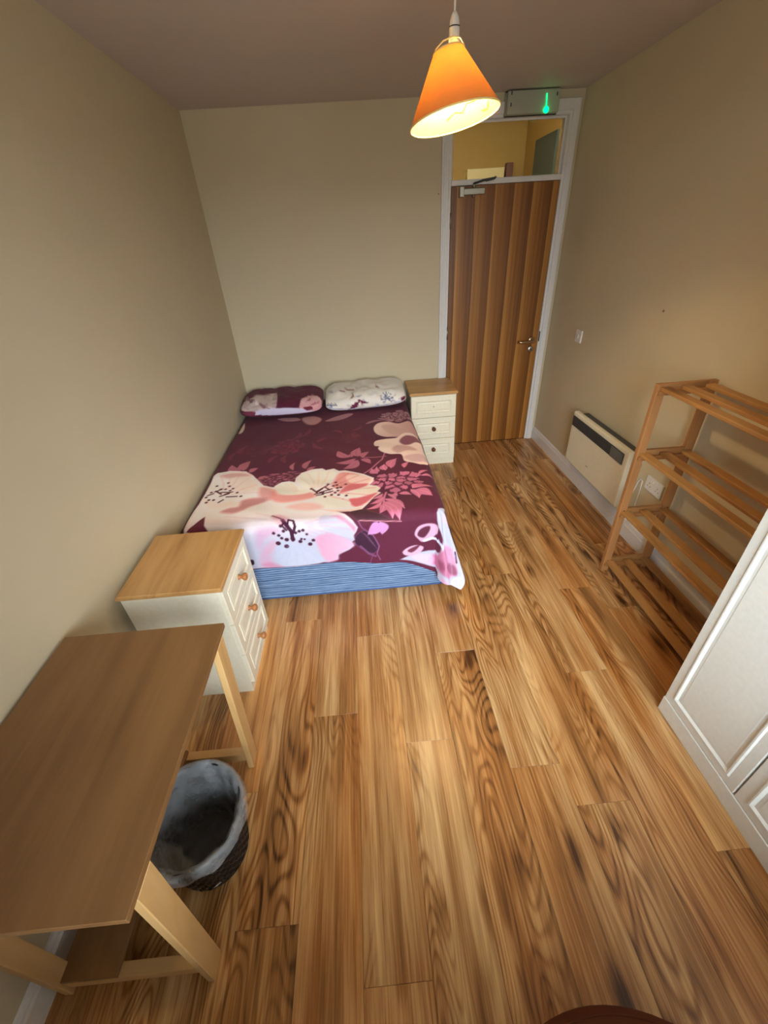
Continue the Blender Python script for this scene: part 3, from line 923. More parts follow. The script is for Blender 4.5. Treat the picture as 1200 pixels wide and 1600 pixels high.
class Print:
    """colours a cloth: outlines found in the photograph are carried onto the cloth's own flat coordinates"""

    def __init__(self, xyz, uv, base):
        self.xyz, self.uv = xyz, uv
        self.px, self.z = pix(xyz)
        self.col = np.tile(np.array(base, float), (len(uv), 1))
        self.n1 = vnoise(uv[:, 0] * 38, uv[:, 1] * 38, 5)
        self.n2 = vnoise(uv[:, 0] * 120, uv[:, 1] * 120, 6)

    def to_uv(self, p):
        d = np.hypot(self.px[:, 0] - p[0], self.px[:, 1] - p[1])
        m = d.min()
        near = np.where(d < m + 1.5)[0]
        return self.uv[near[np.argmin(self.z[near])]]

    def uvs(self, pts):
        return np.array([self.to_uv(p) for p in pts])

    def sdist(self, poly, idx):
        P = self.uv[idx]
        d = np.full(len(P), 1e9)
        ins = np.zeros(len(P), bool)
        for i in range(len(poly)):
            a, b = poly[i - 1], poly[i]
            e = b - a
            L = e @ e
            if L < 1e-14:
                continue
            w_ = P - a
            t = np.clip((w_ @ e) / L, 0, 1)
            d = np.minimum(d, np.hypot(w_[:, 0] - t * e[0], w_[:, 1] - t * e[1]))
            if a[1] != b[1]:
                cond = (a[1] > P[:, 1]) != (b[1] > P[:, 1])
                xs = (b[0] - a[0]) * (P[:, 1] - a[1]) / (b[1] - a[1]) + a[0]
                ins ^= cond & (P[:, 0] < xs)
        return np.where(ins, d, -d)

    def fill_uv(self, poly, c, soft=0.004, alpha=1.0, c2=None, ab=None, edge=None, mottled=0.0):
        m = soft + 0.002
        lo, hi = poly.min(0) - m, poly.max(0) + m
        idx = np.where((self.uv[:, 0] > lo[0]) & (self.uv[:, 0] < hi[0]) & (self.uv[:, 1] > lo[1]) & (self.uv[:, 1] < hi[1]))[0]
        if not len(idx):
            return
        sd = self.sdist(poly, idx)
        a = np.clip(0.5 + sd / soft, 0, 1) * alpha
        if mottled:
            a = a * np.clip(1 - mottled + 2 * mottled * self.n1[idx], 0, 1)
        C = np.tile(np.array(c, float), (len(idx), 1))
        if c2 is not None:
            A, B = ab
            e = B - A
            t = np.clip(((self.uv[idx] - A) @ e) / (e @ e), 0, 1)[:, None]
            C = C * (1 - t) + np.array(c2, float) * t
        if edge is not None:
            ec, ew = edge
            t = np.clip(1 - sd / ew, 0, 1)[:, None]
            C = C * (1 - t) + np.array(ec, float) * t
        self.col[idx] = self.col[idx] * (1 - a[:, None]) + C * a[:, None]

    def fill(self, pts, c, soft=0.004, alpha=1.0, smooth=True, c2=None, ab=None, edge=None, mottled=0.0):
        poly = self.uvs(pts)
        if smooth:
            poly = crom(poly)
        if ab is not None:
            ab = self.uvs(ab)
        self.fill_uv(poly, c, soft, alpha, c2, ab, edge, mottled)

    def leaf(self, a, b, wd, c, alpha=1.0, vein=None, bend=0.15):
        A, B = self.uvs([a, b])
        self.leaf_uv(A, B, wd, c, alpha, vein, bend)

    def leaf_uv(self, A, B, wd, c, alpha=1.0, vein=None, bend=0.15):
        d = B - A
        L = np.hypot(*d)
        if L < 1e-6:
            return
        n = np.array([-d[1], d[0]]) / L
        up, dn = [], []
        for t in np.linspace(0, 1, 9):
            c0 = A + d * t + n * L * bend * math.sin(math.pi * t)
            h = wd * math.sin(math.pi * t ** 0.8) ** 0.9 if 0 < t < 1 else 0
            up.append(c0 + n * h)
            dn.append(c0 - n * h)
        self.fill_uv(np.array(up + dn[::-1]), c, 0.004, alpha)
        if vein is not None:
            self.line_uv([A + d * t + n * L * bend * math.sin(math.pi * t) for t in np.linspace(0, 1, 7)], 0.0016, vein, alpha)

    def line_uv(self, pts, r, c, alpha=1.0):
        pts = np.array(pts)
        for i in range(len(pts) - 1):
            a, b = pts[i], pts[i + 1]
            lo, hi = np.minimum(a, b) - r - 0.004, np.maximum(a, b) + r + 0.004
            idx = np.where((self.uv[:, 0] > lo[0]) & (self.uv[:, 0] < hi[0]) & (self.uv[:, 1] > lo[1]) & (self.uv[:, 1] < hi[1]))[0]
            if not len(idx):
                continue
            e = b - a
            w_ = self.uv[idx] - a
            t = np.clip((w_ @ e) / max(e @ e, 1e-12), 0, 1)
            d = np.hypot(w_[:, 0] - t * e[0], w_[:, 1] - t * e[1])
            al = (np.clip(0.5 + (r - d) / 0.003, 0, 1) * alpha)[:, None]
            self.col[idx] = self.col[idx] * (1 - al) + np.array(c, float) * al

    def line(self, pts, r, c, alpha=1.0):
        self.line_uv(self.uvs(pts), r, c, alpha)

    def dot(self, p, r, c, alpha=1.0):
        q = self.to_uv(p)
        self.fill_uv(np.array([q + r * np.array([math.cos(a), math.sin(a)]) for a in np.linspace(0, 2 * math.pi, 9)[:-1]]), c, 0.004, alpha)

    def peony(self, ctr, rx, ry, c, line, n=26, alpha=1.0, seed=1, gap=0.006):
        """a line-drawn bloom: cells of a jittered cluster parted by thin dark lines"""
        g = np.random.default_rng(seed)
        q = self.to_uv(ctr)
        lo, hi = q - np.array([rx, ry]) * 1.3, q + np.array([rx, ry]) * 1.3
        idx = np.where((self.uv[:, 0] > lo[0]) & (self.uv[:, 0] < hi[0]) & (self.uv[:, 1] > lo[1]) & (self.uv[:, 1] < hi[1]))[0]
        P = (self.uv[idx] - q) / np.array([rx, ry])
        P = P + 0.10 * np.stack([self.n1[idx] - 0.5, self.n2[idx] - 0.5], 1) * 1.5
        S = []
        for i in range(n):
            rr = math.sqrt((i + 0.5) / n) * 0.92
            aa = i * 2.39996 + g.uniform(-0.3, 0.3)
            S.append((rr * math.cos(aa), rr * math.sin(aa)))
        S = np.array(S)
        D = np.hypot(P[:, None, 0] - S[None, :, 0], (P[:, None, 1] - S[None, :, 1]))
        near = np.sort(D, 1)
        which = np.argmin(D, 1)
        e = (near[:, 1] - near[:, 0]) * min(rx, ry) * 0.5
        tone = g.uniform(0.9, 1.1, n)[which][:, None]
        R = np.hypot(P[:, 0], P[:, 1])
        inside = near[:, 0] < 0.27
        a = np.clip((e - gap * 0.35) / 0.003, 0, 1) * inside * np.clip((1.12 - R) / 0.05, 0, 1) * alpha
        body = (inside & (R < 1.12)) * alpha
        self.col[idx] = self.col[idx] * (1 - 0.8 * body[:, None]) + np.array(line, float) * 0.8 * body[:, None]
        self.col[idx] = self.col[idx] * (1 - a[:, None]) + np.clip(np.array(c, float) * tone, 0, 255) * a[:, None]

    def apply(self, me):
        c = np.clip(self.col * 1.05 + (self.n2[:, None] - 0.5) * 4, 0, 255) / 255.0
        l = np.where(c <= 0.04045, c / 12.92, ((c + 0.055) / 1.055) ** 2.4)
        at = me.color_attributes.new('print', 'FLOAT_COLOR', 'POINT')
        at.data.foreach_set('color', np.concatenate([l, np.ones((len(l), 1))], 1).astype(np.float32).ravel())


def cloth_mat(name):
    t = NT(name)
    a = t.n('ShaderNodeAttribute', attribute_name='print')
    v = t.obj()
    wv = t.noise(v, 700.0, 2.0)
    return t.out(a.outputs['Color'], 0.75, t.bump(wv, 0.12, 0.0006), **{'Specular IOR Level': 0.25, 'Sheen Weight': 0.05})


M_CLOTH = cloth_mat('printed_cotton')


def grid_mesh(name, xyz, nu, nv, parent=None, close=False):
    i = np.arange((nu - 1) * (nv - 1))
    r, c = i // (nu - 1), i % (nu - 1)
    a = r * nu + c
    faces = np.stack([a, a + 1, a + nu + 1, a + nu], 1)
    me = bpy.data.meshes.new(name)
    me.vertices.add(len(xyz))
    me.vertices.foreach_set('co', xyz.astype(np.float32).ravel())
    me.loops.add(len(faces) * 4)
    me.loops.foreach_set('vertex_index', faces.astype(np.int32).ravel())
    me.polygons.add(len(faces))
    me.polygons.foreach_set('loop_start', (np.arange(len(faces)) * 4).astype(np.int32))
    me.polygons.foreach_set('loop_total', np.full(len(faces), 4, np.int32))
    me.polygons.foreach_set('use_smooth', np.ones(len(faces), bool))
    me.update()
    me.validate()
    o = bpy.data.objects.new(name, me)
    COL.objects.link(o)
    me.materials.append(M_CLOTH)
    return o


# --- duvet: flat coordinates u (across) and v (along) wrapped over the mattress edges
ZT, EXR, EXL, EYF, ER = 0.535, 0.335, -0.955, 1.815, 0.055
OVR, OVF, OVL = 0.38, 0.325, 0.13
STEP = 0.004
us = np.arange(EXL - OVL, EXR + OVR, STEP)
vv = np.arange(EYF - OVF, 3.66, STEP)
UU, VV = np.meshgrid(us, vv)
U, V = UU.ravel(), VV.ravel()
uv = np.stack([U, V], 1)


def drop(d, r):
    ph = np.minimum(d / r, math.pi / 2)
    return r * np.sin(ph), r * (1 - np.cos(ph)) + np.maximum(d - r * math.pi / 2, 0)


# the hem at the foot is not quite straight, the corner hangs lower
def sstep(e0, e1, x):
    t = np.clip((x - e0) / (e1 - e0), 0, 1)
    return t * t * (3 - 2 * t)


hemscale = 1.0 + 0.05 * np.sin(U * 5.0 + 0.6) + 0.42 * sstep(0.10, 0.40, U)
EXRV = EXR - 0.012 * sstep(2.6, 3.25, V)
a = np.maximum(U - EXRV, 0)
b = np.maximum(EYF - V, 0) * hemscale
l = np.maximum(EXL - U, 0)
ax = np.maximum(a, l)
rho = (ax ** 2.6 + b ** 2.6) ** (1 / 2.6)
th = np.arctan2(b, np.maximum(ax, 1e-9))
hz, dz = drop(rho, ER)
side = np.where(a > 0, 1.0, -1.0)
flare = (0.030 + 0.10 * np.sin(2 * th) * (a > 0)) * (np.maximum(dz - 0.03, 0) / 0.45) ** 1.1 * (a > 0)
flare += 0.012 * (np.maximum(dz - 0.03, 0) / 0.3) * (b > 0) * (a <= 0) * np.sin(U * 13 + 1.0)
folds = 0.022 * np.sin(th * 10.0 + 0.8) * np.sin(2 * th) * np.clip(dz / 0.22, 0, 1) * (a > 0)
folds += 0.010 * np.sin(V * 17.0) * np.clip(dz / 0.25, 0, 1) * (a > 0) * np.cos(th)
hzz = hz + (flare + folds) * (1 - sstep(2.75, 3.2, V))
hzz = np.where(l > 0, np.minimum(hzz, 0.052), hzz)
X = np.clip(U, EXL, EXRV) + side * hzz * np.cos(th) * (ax > 0)
Y = np.maximum(V, EYF) - hzz * np.sin(th) * (b > 0)
wr_ = (vnoise(U * 3.2, V * 2.4, 1) - 0.5) * 0.016 + (vnoise(U * 9, V * 6, 2) - 0.5) * 0.006
wr_ += 0.004 * np.sin((U * 0.7 + V) * 26 + 3 * vnoise(U * 4, V * 4, 8)) * np.clip(1.6 - (V - EYF) * 1.4, 0, 1) * vnoise(U * 3, V * 3, 4)
crown = 0.010 * np.clip((V - 3.2) / 0.3, 0, 1)
Zc = ZT - dz + wr_ * np.clip(1 - dz / 0.1, 0.15, 1) + crown
Zc = np.where(Zc < 0.10, 0.03 + 0.07 * np.exp((Zc - 0.10) / 0.07), Zc)
xyz = np.stack([X, Y, Zc], 1)
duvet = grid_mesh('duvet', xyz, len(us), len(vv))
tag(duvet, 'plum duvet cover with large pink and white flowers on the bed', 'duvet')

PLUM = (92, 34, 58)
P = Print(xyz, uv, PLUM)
FAINT, DUSK, PINK, LILAC = (124, 52, 74), (160, 92, 112), (206, 118, 150), (198, 140, 196)
# pale line blooms far up the bed
P.peony((448, 697), 0.115, 0.125, FAINT, (96, 36, 60), 22, 0.7, 2)
P.peony((398, 702), 0.110, 0.105, (108, 42, 62), (94, 36, 58), 20, 0.6, 3)
P.peony((548, 682), 0.075, 0.095, (108, 42, 62), (94, 36, 58), 16, 0.6, 4)
for a_, b_ in (((420, 722), (436, 710)), ((446, 722), (448, 709)), ((372, 708), (390, 694)), ((484, 668), (468, 682)), ((505, 700), (490, 690)), ((520, 671), (535, 676)), ((565, 664), (548, 672)), ((562, 680), (548, 677)), ((496, 690), (512, 682)), ((360, 718), (372, 704)), ((470, 674), (455, 686))):
    P.leaf(a_, b_, 0.018, FAINT, 0.75)
# head end, by the pillows
P.fill([(434, 653), (462, 651), (470, 655), (448, 657)], (176, 130, 140), 0.008)
P.fill([(470, 652), (490, 648), (505, 653), (495, 662), (478, 662)], (188, 140, 142), 0.008, edge=((96, 36, 56), 0.02))
P.fill([(372, 676), (381, 660), (382, 668), (378, 675)], (226, 200, 190), 0.006)
P.fill([(508, 656), (540, 645), (552, 646), (530, 655)], (170, 120, 130), 0.008)
P.peony((622, 648), 0.125, 0.12, (170, 122, 134), (110, 56, 76), 24, 1.0, 5)
for a_, b_ in (((571, 661), (600, 655)), ((590, 652), (605, 656)), ((596, 645), (608, 650))):
    P.leaf(a_, b_, 0.02, (158, 108, 122))
# dusky bloom left of the big flower
P.peony((447, 745), 0.175, 0.075, DUSK, (98, 40, 62), 34, 1.0, 6)
P.peony((420, 751), 0.10, 0.06, DUSK, (98, 40, 62), 22, 1.0, 7)
for a_, b_, w_ in (((476, 731), (488, 717), 0.022), ((480, 735), (494, 727), 0.016), ((458, 733), (461, 721), 0.014), ((404, 748), (416, 742), 0.018), ((372, 736), (362, 725), 0.03), ((380, 734), (392, 719), 0.034), ((390, 737), (404, 730), 0.022), ((375, 736), (375, 727), 0.016)):
    P.leaf(a_, b_, w_, (178, 104, 122))
# sprig in the middle
TW = (184, 108, 134)
for a_, b_, w_ in (((546, 713), (528, 703), 0.030), ((559, 712), (562, 698), 0.036), ((565, 713), (576, 704), 0.024), ((556, 715), (525, 722), 0.024), ((559, 717), (537, 731), 0.034), ((563, 716), (580, 723), 0.020), ((549, 713), (548, 707), 0.016)):
    P.leaf(a_, b_, w_, TW, 1.0, (150, 80, 100))
P.line([(566, 713), (584, 713), (603, 711)], 0.004, TW)
P.line([(601, 706), (597, 716), (584, 727), (569, 738)], 0.005, TW)
# bright line-drawn bloom and its leaves
P.peony((621, 749), 0.145, 0.115, PINK, (100, 38, 66), 19, 1.0, 8, 0.010)
for a_, b_, w_ in (((612, 730), (619, 715), 0.032), ((603, 733), (600, 724), 0.026), ((590, 738), (581, 731), 0.026), ((593, 735), (588, 728), 0.014), ((632, 729), (638, 720), 0.018), ((655, 739), (668, 734), 0.014), ((658, 741), (679, 746), 0.014), ((644, 761), (676, 759), 0.018), ((645, 765), (674, 773), 0.034), ((641, 763), (656, 776), 0.024), ((624, 769), (643, 771), 0.018), ((614, 771), (622, 773), 0.024), ((606, 770), (618, 780), 0.016), ((600, 774), (580, 786), 0.018), ((601, 778), (632, 793), 0.024), ((600, 782), (626, 813), 0.036), ((599, 786), (614, 812), 0.026), ((598, 786), (594, 800), 0.022), ((596, 783), (574, 794), 0.016), ((598, 770), (582, 778), 0.014)):
    P.leaf(a_, b_, w_, (206, 118, 150), 1.0, (226, 152, 178))
P.line([(604, 768), (600, 776), (599, 788)], 0.006, (206, 118, 150))
# dark leaves
P.fill([(546, 799), (566, 794), (590, 799), (612, 808), (622, 813), (600, 814), (562, 814), (552, 808)], (72, 38, 50), 0.006, edge=((96, 56, 66), 0.012))
P.line([(562, 815), (590, 816), (628, 816)], 0.0022, (206, 140, 160))
P.fill([(556, 838), (570, 830), (584, 838), (592, 852), (590, 862), (580, 866), (566, 860), (556, 850)], (60, 30, 54), 0.006, edge=((120, 70, 110), 0.006))
for q in range(6):
    P.line([(566 + q * 3, 833 + q * 3), (576 + q * 2.6, 838 + q * 4)], 0.0014, (130, 84, 120), 0.7)
P.line([(560, 812), (566, 826), (584, 838), (593, 855), (590, 866), (595, 876)], 0.0026, (140, 84, 130))
P.line([(562, 855), (575, 866), (588, 870)], 0.006, (120, 70, 112))
P.line([(582, 866), (578, 880)], 0.002, (120, 70, 112))
P.leaf((590, 817), (576, 836), 0.030, LILAC)
P.leaf((595, 816), (598, 836), 0.030, LILAC)
# pale bloom at the right edge
P.fill([(584, 667), (590, 660), (606, 657), (622, 660), (640, 657), (652, 664), (658, 680), (644, 684), (620, 681), (602, 681), (588, 676)], (240, 212, 208), 0.006, c2=(196, 150, 152), ab=[(590, 668), (655, 672)])
P.fill([(584, 691), (588, 687), (604, 684), (620, 682), (630, 675), (645, 676), (660, 690), (668, 705), (674, 722), (660, 724), (645, 721), (632, 718), (627, 708), (610, 708), (596, 704), (591, 699), (592, 696), (586, 695)], (246, 218, 210), 0.006)
P.fill([(624, 687), (634, 679), (648, 681), (660, 692), (648, 690), (640, 693), (630, 693)], (140, 84, 100), 0.016)
P.fill([(612, 700), (622, 694), (640, 696), (652, 702), (636, 702), (622, 706)], (206, 160, 160), 0.02, 0.8)
P.fill([(630, 712), (645, 708), (664, 712), (672, 720), (656, 720), (640, 718)], (206, 164, 170), 0.02, 0.7)
P.fill([(596, 664), (612, 662), (626, 668), (640, 665), (630, 676), (610, 676)], (206, 170, 166), 0.02, 0.6)
# the big cream flowers
BIG = [(333, 743), (340, 737.6), (360, 734.4), (384, 735), (396, 741), (405, 750), (412, 757), (428, 760), (430, 757), (440, 752), (452, 750), (461, 752), (463, 745), (472, 737), (488, 731.6), (504, 730.4), (510, 733), (522, 730.4), (530, 734), (540, 733), (568, 739), (584, 745), (583, 750), (578, 756), (588, 757), (595, 761), (590, 766), (596, 768), (584, 776), (574, 787), (566, 794), (548, 797.6), (526, 797), (538, 801), (552, 812), (560, 825), (558, 832), (554, 838), (555, 845), (550, 848), (554, 854), (546, 860), (530, 868), (528, 876), (516, 881), (506, 880), (498, 885), (480, 891), (460, 896), (454, 890), (447, 893), (436, 897), (424, 892), (416, 896), (396, 900), (370, 899), (330, 880), (300, 860), (286, 836), (284, 815), (298, 796), (310, 787), (320, 770)]
P.fill(BIG, (252, 234, 234), 0.006, smooth=False, c2=(184, 184, 206), ab=[(450, 800), (450, 848)])  # lavender towards the foot: printed tone plus cool daylight put into the colour
# left flower shading
P.fill([(345, 742), (365, 738), (385, 738), (392, 742), (375, 744), (358, 746)], (222, 168, 170), 0.03, 0.8)
P.fill([(360, 748), (380, 744), (398, 752), (402, 762), (385, 768), (366, 764)], (246, 224, 218), 0.03, 0.9)
P.fill([(408, 760), (424, 762), (430, 770), (422, 780), (408, 778), (404, 768)], (226, 160, 160), 0.03, 0.85)
P.fill([(344, 799), (356, 793), (372, 790), (378, 781), (395, 777), (412, 777), (416, 781), (404, 786), (392, 790), (380, 796), (362, 801)], (204, 136, 138), 0.025, 0.9)
P.fill([(320, 778), (340, 785), (362, 782), (372, 786), (350, 792), (326, 790)], (248, 226, 220), 0.03, 0.9)
# middle flower
P.fill([(428, 764), (434, 770), (450, 772), (470, 771), (486, 768), (492, 774), (470, 780), (440, 784), (424, 778)], (236, 150, 146), 0.025, 0.85)
P.fill([(466, 748), (474, 740), (490, 735), (506, 735), (522, 734), (524, 742), (512, 752), (496, 758), (488, 764), (474, 760)], (255, 238, 228), 0.012)
P.fill([(432, 760), (440, 755), (454, 753), (464, 757), (474, 763), (484, 767), (468, 771), (448, 772), (436, 768)], (255, 238, 228), 0.012)
P.fill([(520, 758), (524, 746), (532, 737), (548, 737), (562, 741), (556, 750), (542, 757), (530, 762)], (234, 160, 158), 0.02)
P.fill([(542, 742), (560, 740), (580, 746), (576, 752), (560, 754), (546, 752)], (244, 206, 196), 0.016)
P.fill([(546, 755), (562, 754), (576, 754), (568, 760), (552, 764), (538, 768), (530, 768)], (222, 120, 128), 0.016)
P.fill([(536, 770), (552, 765), (570, 759), (590, 758), (592, 763), (578, 770), (560, 774), (544, 774)], (252, 230, 220), 0.012)
P.fill([(546, 778), (562, 776), (580, 771), (590, 768), (582, 776), (570, 785), (556, 790), (548, 786)], (214, 108, 120), 0.016)
P.fill([(500, 772), (524, 774), (540, 777), (548, 784), (544, 790), (526, 793), (506, 791), (494, 784)], (255, 238, 230), 0.012)
P.fill([(448, 790), (470, 784), (492, 785), (505, 791), (490, 796), (468, 796)], (240, 186, 180), 0.03, 0.8)
P.fill([(500, 794), (530, 795), (552, 794), (566, 790), (556, 796), (530, 799)], (240, 206, 196), 0.01, 0.8)
ST = (74, 20, 36)
for p0, p1 in (((494, 768), (504, 762)), ((496, 766), (512, 757)), ((492, 771), (506, 768)), ((500, 768), (518, 762)), ((504, 770), (520, 766)), ((495, 773), (505, 771)), ((508, 760), (516, 764)), ((488, 763), (496, 768))):
    P.line([p0, p1], 0.0055, ST, 0.9)
for p in ((521, 758), (526, 756), (528, 761), (533, 760), (529, 765), (524, 768), (518, 772), (540, 755), (530, 772), (541, 773), (487, 762), (513, 755), (525, 752), (508, 775)):
    P.dot(p, 0.009, ST)
for p0, p1 in (((336, 767), (348, 763)), ((338, 766), (346, 771)), ((346, 768), (360, 768)), ((344, 774), (358, 770)), ((340, 784), (349, 780)), ((354, 775), (370, 774)), ((352, 771), (364, 767)), ((325, 773), (334, 770))):
    P.line([p0, p1], 0.006, ST, 0.9)
for p in ((357, 753), (359, 758), (339, 758), (345, 763), (353, 763), (364, 762), (371, 768), (327, 780), (334, 780), (322, 776), (322, 784), (330, 768), (360, 765), (376, 774)):
    P.dot(p, 0.009, ST)
# lower flower
P.fill([(506, 806), (526, 803), (544, 810), (558, 824), (554, 834), (544, 824), (526, 812)], (210, 148, 176), 0.012, edge=((216, 186, 208), 0.012))
P.fill([(494, 842), (512, 834), (528, 838), (550, 848), (554, 854), (544, 860), (530, 868), (528, 876), (514, 879), (504, 872), (498, 856)], (210, 154, 186), 0.02, c2=(218, 178, 206), ab=[(500, 850), (548, 856)])
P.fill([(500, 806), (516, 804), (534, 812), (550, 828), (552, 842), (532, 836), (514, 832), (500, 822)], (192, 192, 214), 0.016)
P.fill([(400, 832), (414, 826), (428, 824), (440, 830), (424, 838), (412, 846), (404, 860), (400, 850)], (206, 164, 196), 0.03, 0.8)
P.fill([(408, 862), (420, 850), (430, 846), (432, 858), (424, 868), (424, 884), (414, 890), (406, 880)], (208, 160, 190), 0.03, 0.75)
P.fill([(410, 884), (424, 880), (440, 886), (436, 895), (420, 894)], (204, 130, 164), 0.025, 0.8)
P.fill([(424, 806), (434, 803), (446, 806), (452, 812), (444, 820), (434, 816)], (222, 160, 176), 0.025, 0.8)
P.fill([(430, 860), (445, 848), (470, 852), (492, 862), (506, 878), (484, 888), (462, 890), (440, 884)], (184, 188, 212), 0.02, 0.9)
P.line([(442, 811), (448, 820), (455, 832), (458, 845)], 0.010, (66, 22, 52))
P.line([(448, 822), (443, 815), (441, 820), (448, 830)], 0.005, (66, 22, 52))
P.line([(455, 830), (450, 818), (452, 811), (458, 812), (461, 820), (459, 830)], 0.005, (66, 22, 52))
P.line([(452, 812), (460, 813), (463, 822), (460, 834)], 0.004, (66, 22, 52))
P.line([(426, 805), (436, 808), (444, 812)], 0.005, (120, 56, 80))
P.fill([(455, 842), (459, 838), (462, 844), (458, 848)], (66, 22, 52), 0.005)
for p, r in (((428, 835), .009), ((436, 838), .009), ((440, 843), .009), ((436, 850), .014), ((449, 845), .012), ((449, 855), .014), ((470, 847), .011), ((472, 843), .007), ((486, 851), .012), ((490, 845), .010), ((468, 831), .009), ((474, 830), .009), ((480, 836), .008), ((444, 831), .009), ((462, 834), .009), ((439, 820), .009), ((477, 844), .006)):
    P.dot(p, r, (66, 22, 52))
P.fill([(388, 877), (395, 876), (396, 883), (389, 884)], (50, 20, 44), 0.006)
P.fill([(290, 831), (304, 818), (321, 806), (319, 820), (325, 830), (310, 834)], (100, 36, 60), 0.005, smooth=False)
# corner flower
P.fill_uv(np.array([(0.30, EYF - OVF - 0.2), (0.95, EYF - OVF - 0.2), (0.95, EYF + 0.02), (0.50, EYF - 0.02), (0.42, EYF - 0.10), (0.36, EYF - 0.24)]), (196, 196, 218), 0.02)
P.fill_uv(np.array([(0.34, EYF - OVF - 0.1), (0.50, EYF - OVF - 0.1), (0.56, EYF - 0.22), (0.46, EYF - 0.20)]), (214, 150, 190), 0.05, 0.7)
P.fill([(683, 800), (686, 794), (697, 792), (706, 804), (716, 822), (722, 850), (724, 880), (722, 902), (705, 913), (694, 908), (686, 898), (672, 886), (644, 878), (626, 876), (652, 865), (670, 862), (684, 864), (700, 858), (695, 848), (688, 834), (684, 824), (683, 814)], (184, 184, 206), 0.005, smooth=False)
P.fill([(692, 812), (706, 806), (716, 826), (708, 824), (698, 818)], (232, 182, 214), 0.02, 0.9)
P.fill([(672, 872), (690, 862), (702, 856), (708, 866), (712, 884), (712, 900), (704, 904), (694, 902), (684, 892), (674, 882)], (188, 108, 146), 0.016, c2=(206, 148, 182), ab=[(690, 895), (700, 860)])
P.fill([(682, 876), (692, 880), (694, 892), (686, 890)], (150, 74, 104), 0.02, 0.8)
P.fill([(700, 886), (710, 886), (712, 900), (704, 898)], (140, 72, 100), 0.016, 0.8)
P.fill([(644, 872), (660, 868), (676, 870), (676, 882), (660, 880)], (238, 190, 222), 0.016, 0.8)
P.fill([(630, 864), (640, 856), (652, 853), (663, 856), (658, 864), (645, 869), (634, 869)], (206, 168, 196), 0.005)
P.fill([(637, 862), (646, 856), (656, 853), (652, 860), (642, 865)], (110, 50, 72), 0.006)
P.fill([(649, 836), (652, 826), (664, 820), (678, 820), (684, 828), (680, 838), (668, 846), (660, 848), (654, 844)], (206, 164, 194), 0.005)
P.fill([(653, 838), (656, 829), (666, 824), (674, 824), (670, 833), (662, 842)], (92, 40, 62), 0.006)
P.line([(664, 846), (676, 842), (688, 852), (692, 858)], 0.006, (216, 214, 238))
P.line([(684, 845), (690, 858)], 0.005, (190, 196, 226))
P.fill([(714, 826), (719, 830), (722, 846), (718, 850), (714, 838)], (150, 156, 186), 0.008, 0.8)
P.line([(712, 864), (713, 880)], 0.006, (84, 36, 60))
# soft veins along the petals
for fan, tips, c_ in (((350, 772), [(345, 742), (362, 738), (378, 738), (392, 744), (402, 756), (404, 768)], (224, 182, 180)),
                      ((495, 768), [(470, 745), (482, 738), (498, 735), (514, 735)], (232, 200, 192)),
                      ((495, 768), [(545, 738), (560, 742), (576, 747), (586, 760), (580, 772), (566, 788)], (206, 116, 124)),
                      ((470, 770), [(436, 758), (444, 755), (454, 754)], (234, 206, 198)),
                      ((452, 815), [(400, 800), (380, 808), (370, 822), (400, 812), (350, 806)], (214, 190, 200)),
                      ((458, 845), [(430, 884), (446, 886), (466, 888), (484, 884), (500, 876), (410, 876)], (176, 180, 208)),
                      ((462, 820), [(520, 806), (536, 814), (548, 828), (548, 846), (540, 858), (526, 870)], (206, 160, 196)),
                      ((700, 860), [(690, 800), (698, 800), (706, 814), (714, 830), (716, 880), (706, 904), (694, 900)], (170, 172, 204))):
    for tp in tips:
        mid = (fan[0] * 0.45 + tp[0] * 0.55 + 2, fan[1] * 0.45 + tp[1] * 0.55 - 1)
        near_ = (fan[0] * 0.75 + tp[0] * 0.25, fan[1] * 0.75 + tp[1] * 0.25)
        P.line([near_, mid, tp], 0.007, c_, 0.28)
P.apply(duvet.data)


# --- pillows
def pillow(name, loc, w_, d_, h_, rot, label, base, paint):
    n, m = 110, 70
    p = np.linspace(-1, 1, n)
    q = np.linspace(0, 2 * math.pi, m)
    PP, QQ = np.meshgrid(p, q)
    PP, QQ = PP.ravel(), QQ.ravel()
    ends = np.maximum(1 - np.abs(PP) ** 4.5, 0) ** 0.45
    yy = np.sign(np.cos(QQ)) * np.abs(np.cos(QQ)) ** 0.75
    zz = np.sign(np.sin(QQ)) * np.abs(np.sin(QQ)) ** 0.85
    Xp = PP * w_ / 2
    Yp = yy * d_ / 2 * (0.86 + 0.14 * ends) * (ends ** 0.22)
    Zp = zz * h_ / 2 * ends * np.where(zz < 0, 0.75, 1.0)
    cr = (vnoise(PP * 3 + 20, yy * 3 + 20, 9) - 0.5) * 0.022 + (vnoise(PP * 8 + 20, yy * 7 + 20, 10) - 0.5) * 0.010
    Zp = Zp + cr * ends * (zz > 0)
    loc_ = np.stack([Xp, Yp, Zp], 1)
    Rm = np.array(Matrix.Rotation(rot[2], 3, 'Z') @ Matrix.Rotation(rot[1], 3, 'Y') @ Matrix.Rotation(rot[0], 3, 'X'))
    W = loc_ @ Rm.T + np.array(loc)
    o = grid_mesh(name, W, n, m)
    tag(o, label, 'pillow')
    arc = np.unwrap(QQ) * 0.16
    pr_ = Print(W, np.stack([Xp, arc], 1), base)
    paint(pr_)
    pr_.apply(o.data)
    bm = bmesh.new()
    bm.from_mesh(o.data)
    bmesh.ops.remove_doubles(bm, verts=bm.verts, dist=0.0004)
    bmesh.ops.recalc_face_normals(bm, faces=bm.faces[:])
    bm.to_mesh(o.data)
    bm.free()
    return o


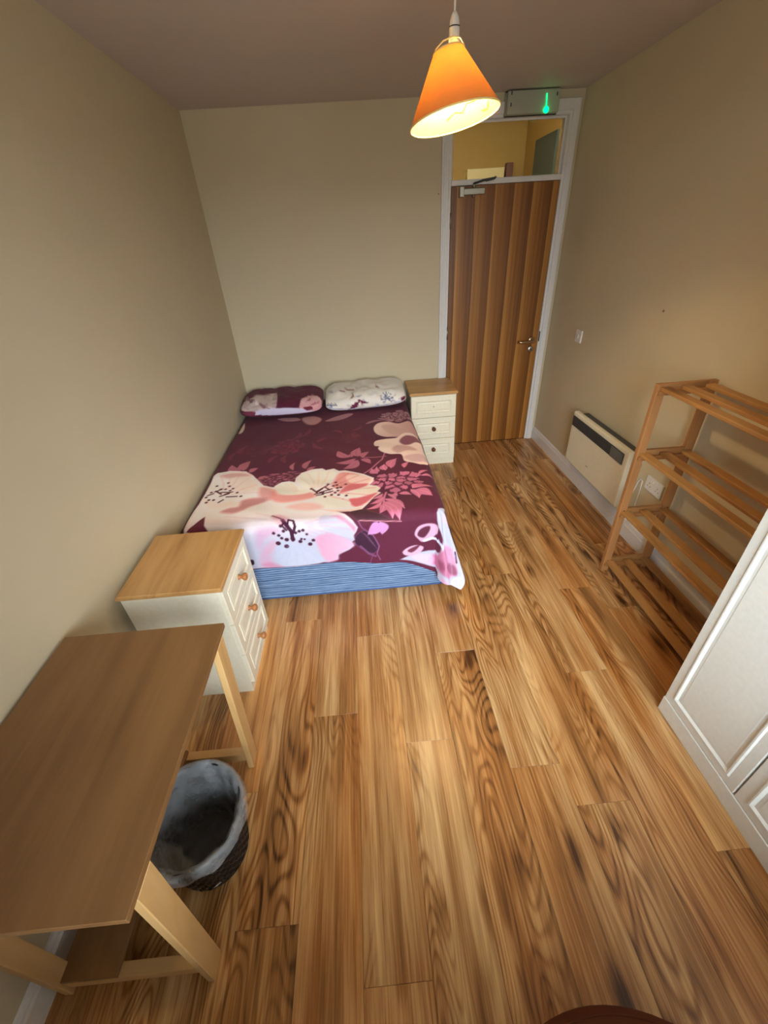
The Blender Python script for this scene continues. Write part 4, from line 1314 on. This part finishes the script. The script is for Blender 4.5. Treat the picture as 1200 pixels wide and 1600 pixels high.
def paint_left(P):
    P.fill([(372, 640), (378, 628), (396, 618), (420, 614), (434, 616), (432, 628), (426, 640), (396, 645)], (206, 184, 180), 0.006, mottled=0.25)
    for i in range(16):
        a0 = (384 + (i * 37) % 44, 618 + (i * 17) % 20)
        P.leaf(a0, (a0[0] + 7 - (i * 5) % 14, a0[1] + 5), 0.012, ((150, 110, 116), (232, 220, 220), (120, 80, 90))[i % 3], 0.9)
    P.fill([(376, 648), (384, 643), (398, 645), (396, 655), (378, 655)], (120, 50, 74), 0.008)
    P.fill([(398, 642), (430, 639), (470, 636), (506, 636), (506, 646), (470, 647), (430, 651), (398, 651)], (206, 196, 222), 0.005, smooth=False)
    P.fill([(468, 628), (474, 620), (488, 617), (502, 621), (508, 630), (506, 640), (494, 643), (480, 640), (470, 636)], (206, 146, 152), 0.006, c2=(226, 176, 180), ab=[(490, 640), (490, 620)])
    P.fill([(476, 636), (488, 634), (490, 640), (480, 641)], (110, 36, 54), 0.006)
    for a0, b0 in (((478, 626), (486, 620)), ((490, 630), (500, 626)), ((484, 632), (494, 627))):
        P.leaf(a0, b0, 0.010, (170, 100, 112))


def paint_right(P):
    g = np.random.default_rng(4)
    for i in range(26):
        x, y = 512 + g.uniform(0, 116), 604 + g.uniform(0, 40)
        P.leaf((x, y), (x + g.uniform(-9, 9), y + g.uniform(-6, 6)), 0.012, ((196, 186, 180), (240, 240, 246), (172, 172, 190), (206, 196, 190))[i % 4], 0.8)
    for cx_, cy_ in ((604, 618), (518, 634), (606, 624)):
        for i in range(12):
            a0 = g.uniform(0, 6.28)
            P.line([(cx_, cy_), (cx_ + 9 * math.cos(a0), cy_ + 6 * math.sin(a0))], 0.003, (96, 104, 140), 0.9)
    for a0, b0, w_ in (((562, 628), (556, 638), 0.016), ((562, 628), (576, 630), 0.018), ((562, 628), (558, 624), 0.014), ((560, 634), (548, 642), 0.020), ((544, 642), (552, 646), 0.02), ((566, 632), (570, 626), 0.012)):
        P.leaf(a0, b0, w_, (104, 34, 66))
    P.fill([(628, 622), (634, 618), (638, 626), (632, 630)], (104, 34, 60), 0.008)
    for a0, b0 in (((540, 607), (556, 605)), ((530, 610), (542, 609)), ((586, 602), (592, 604)), ((546, 622), (550, 612))):
        P.leaf(a0, b0, 0.010, (140, 84, 88), 0.8)
    P.line([(508, 645), (540, 648), (580, 642), (634, 630)], 0.010, (184, 184, 224), 0.8)


pillow('pillow', (-0.668, 3.478, 0.618), 0.675, 0.42, 0.150, (math.radians(7), 0, 0), 'plum and pale flower pillow against the left wall', PLUM, paint_left)
pillow('pillow', (0.022, 3.484, 0.626), 0.675, 0.40, 0.165, (math.radians(8), math.radians(-1.5), math.radians(1)), 'mostly white floral pillow next to the bedside chest', (228, 222, 216), paint_right)
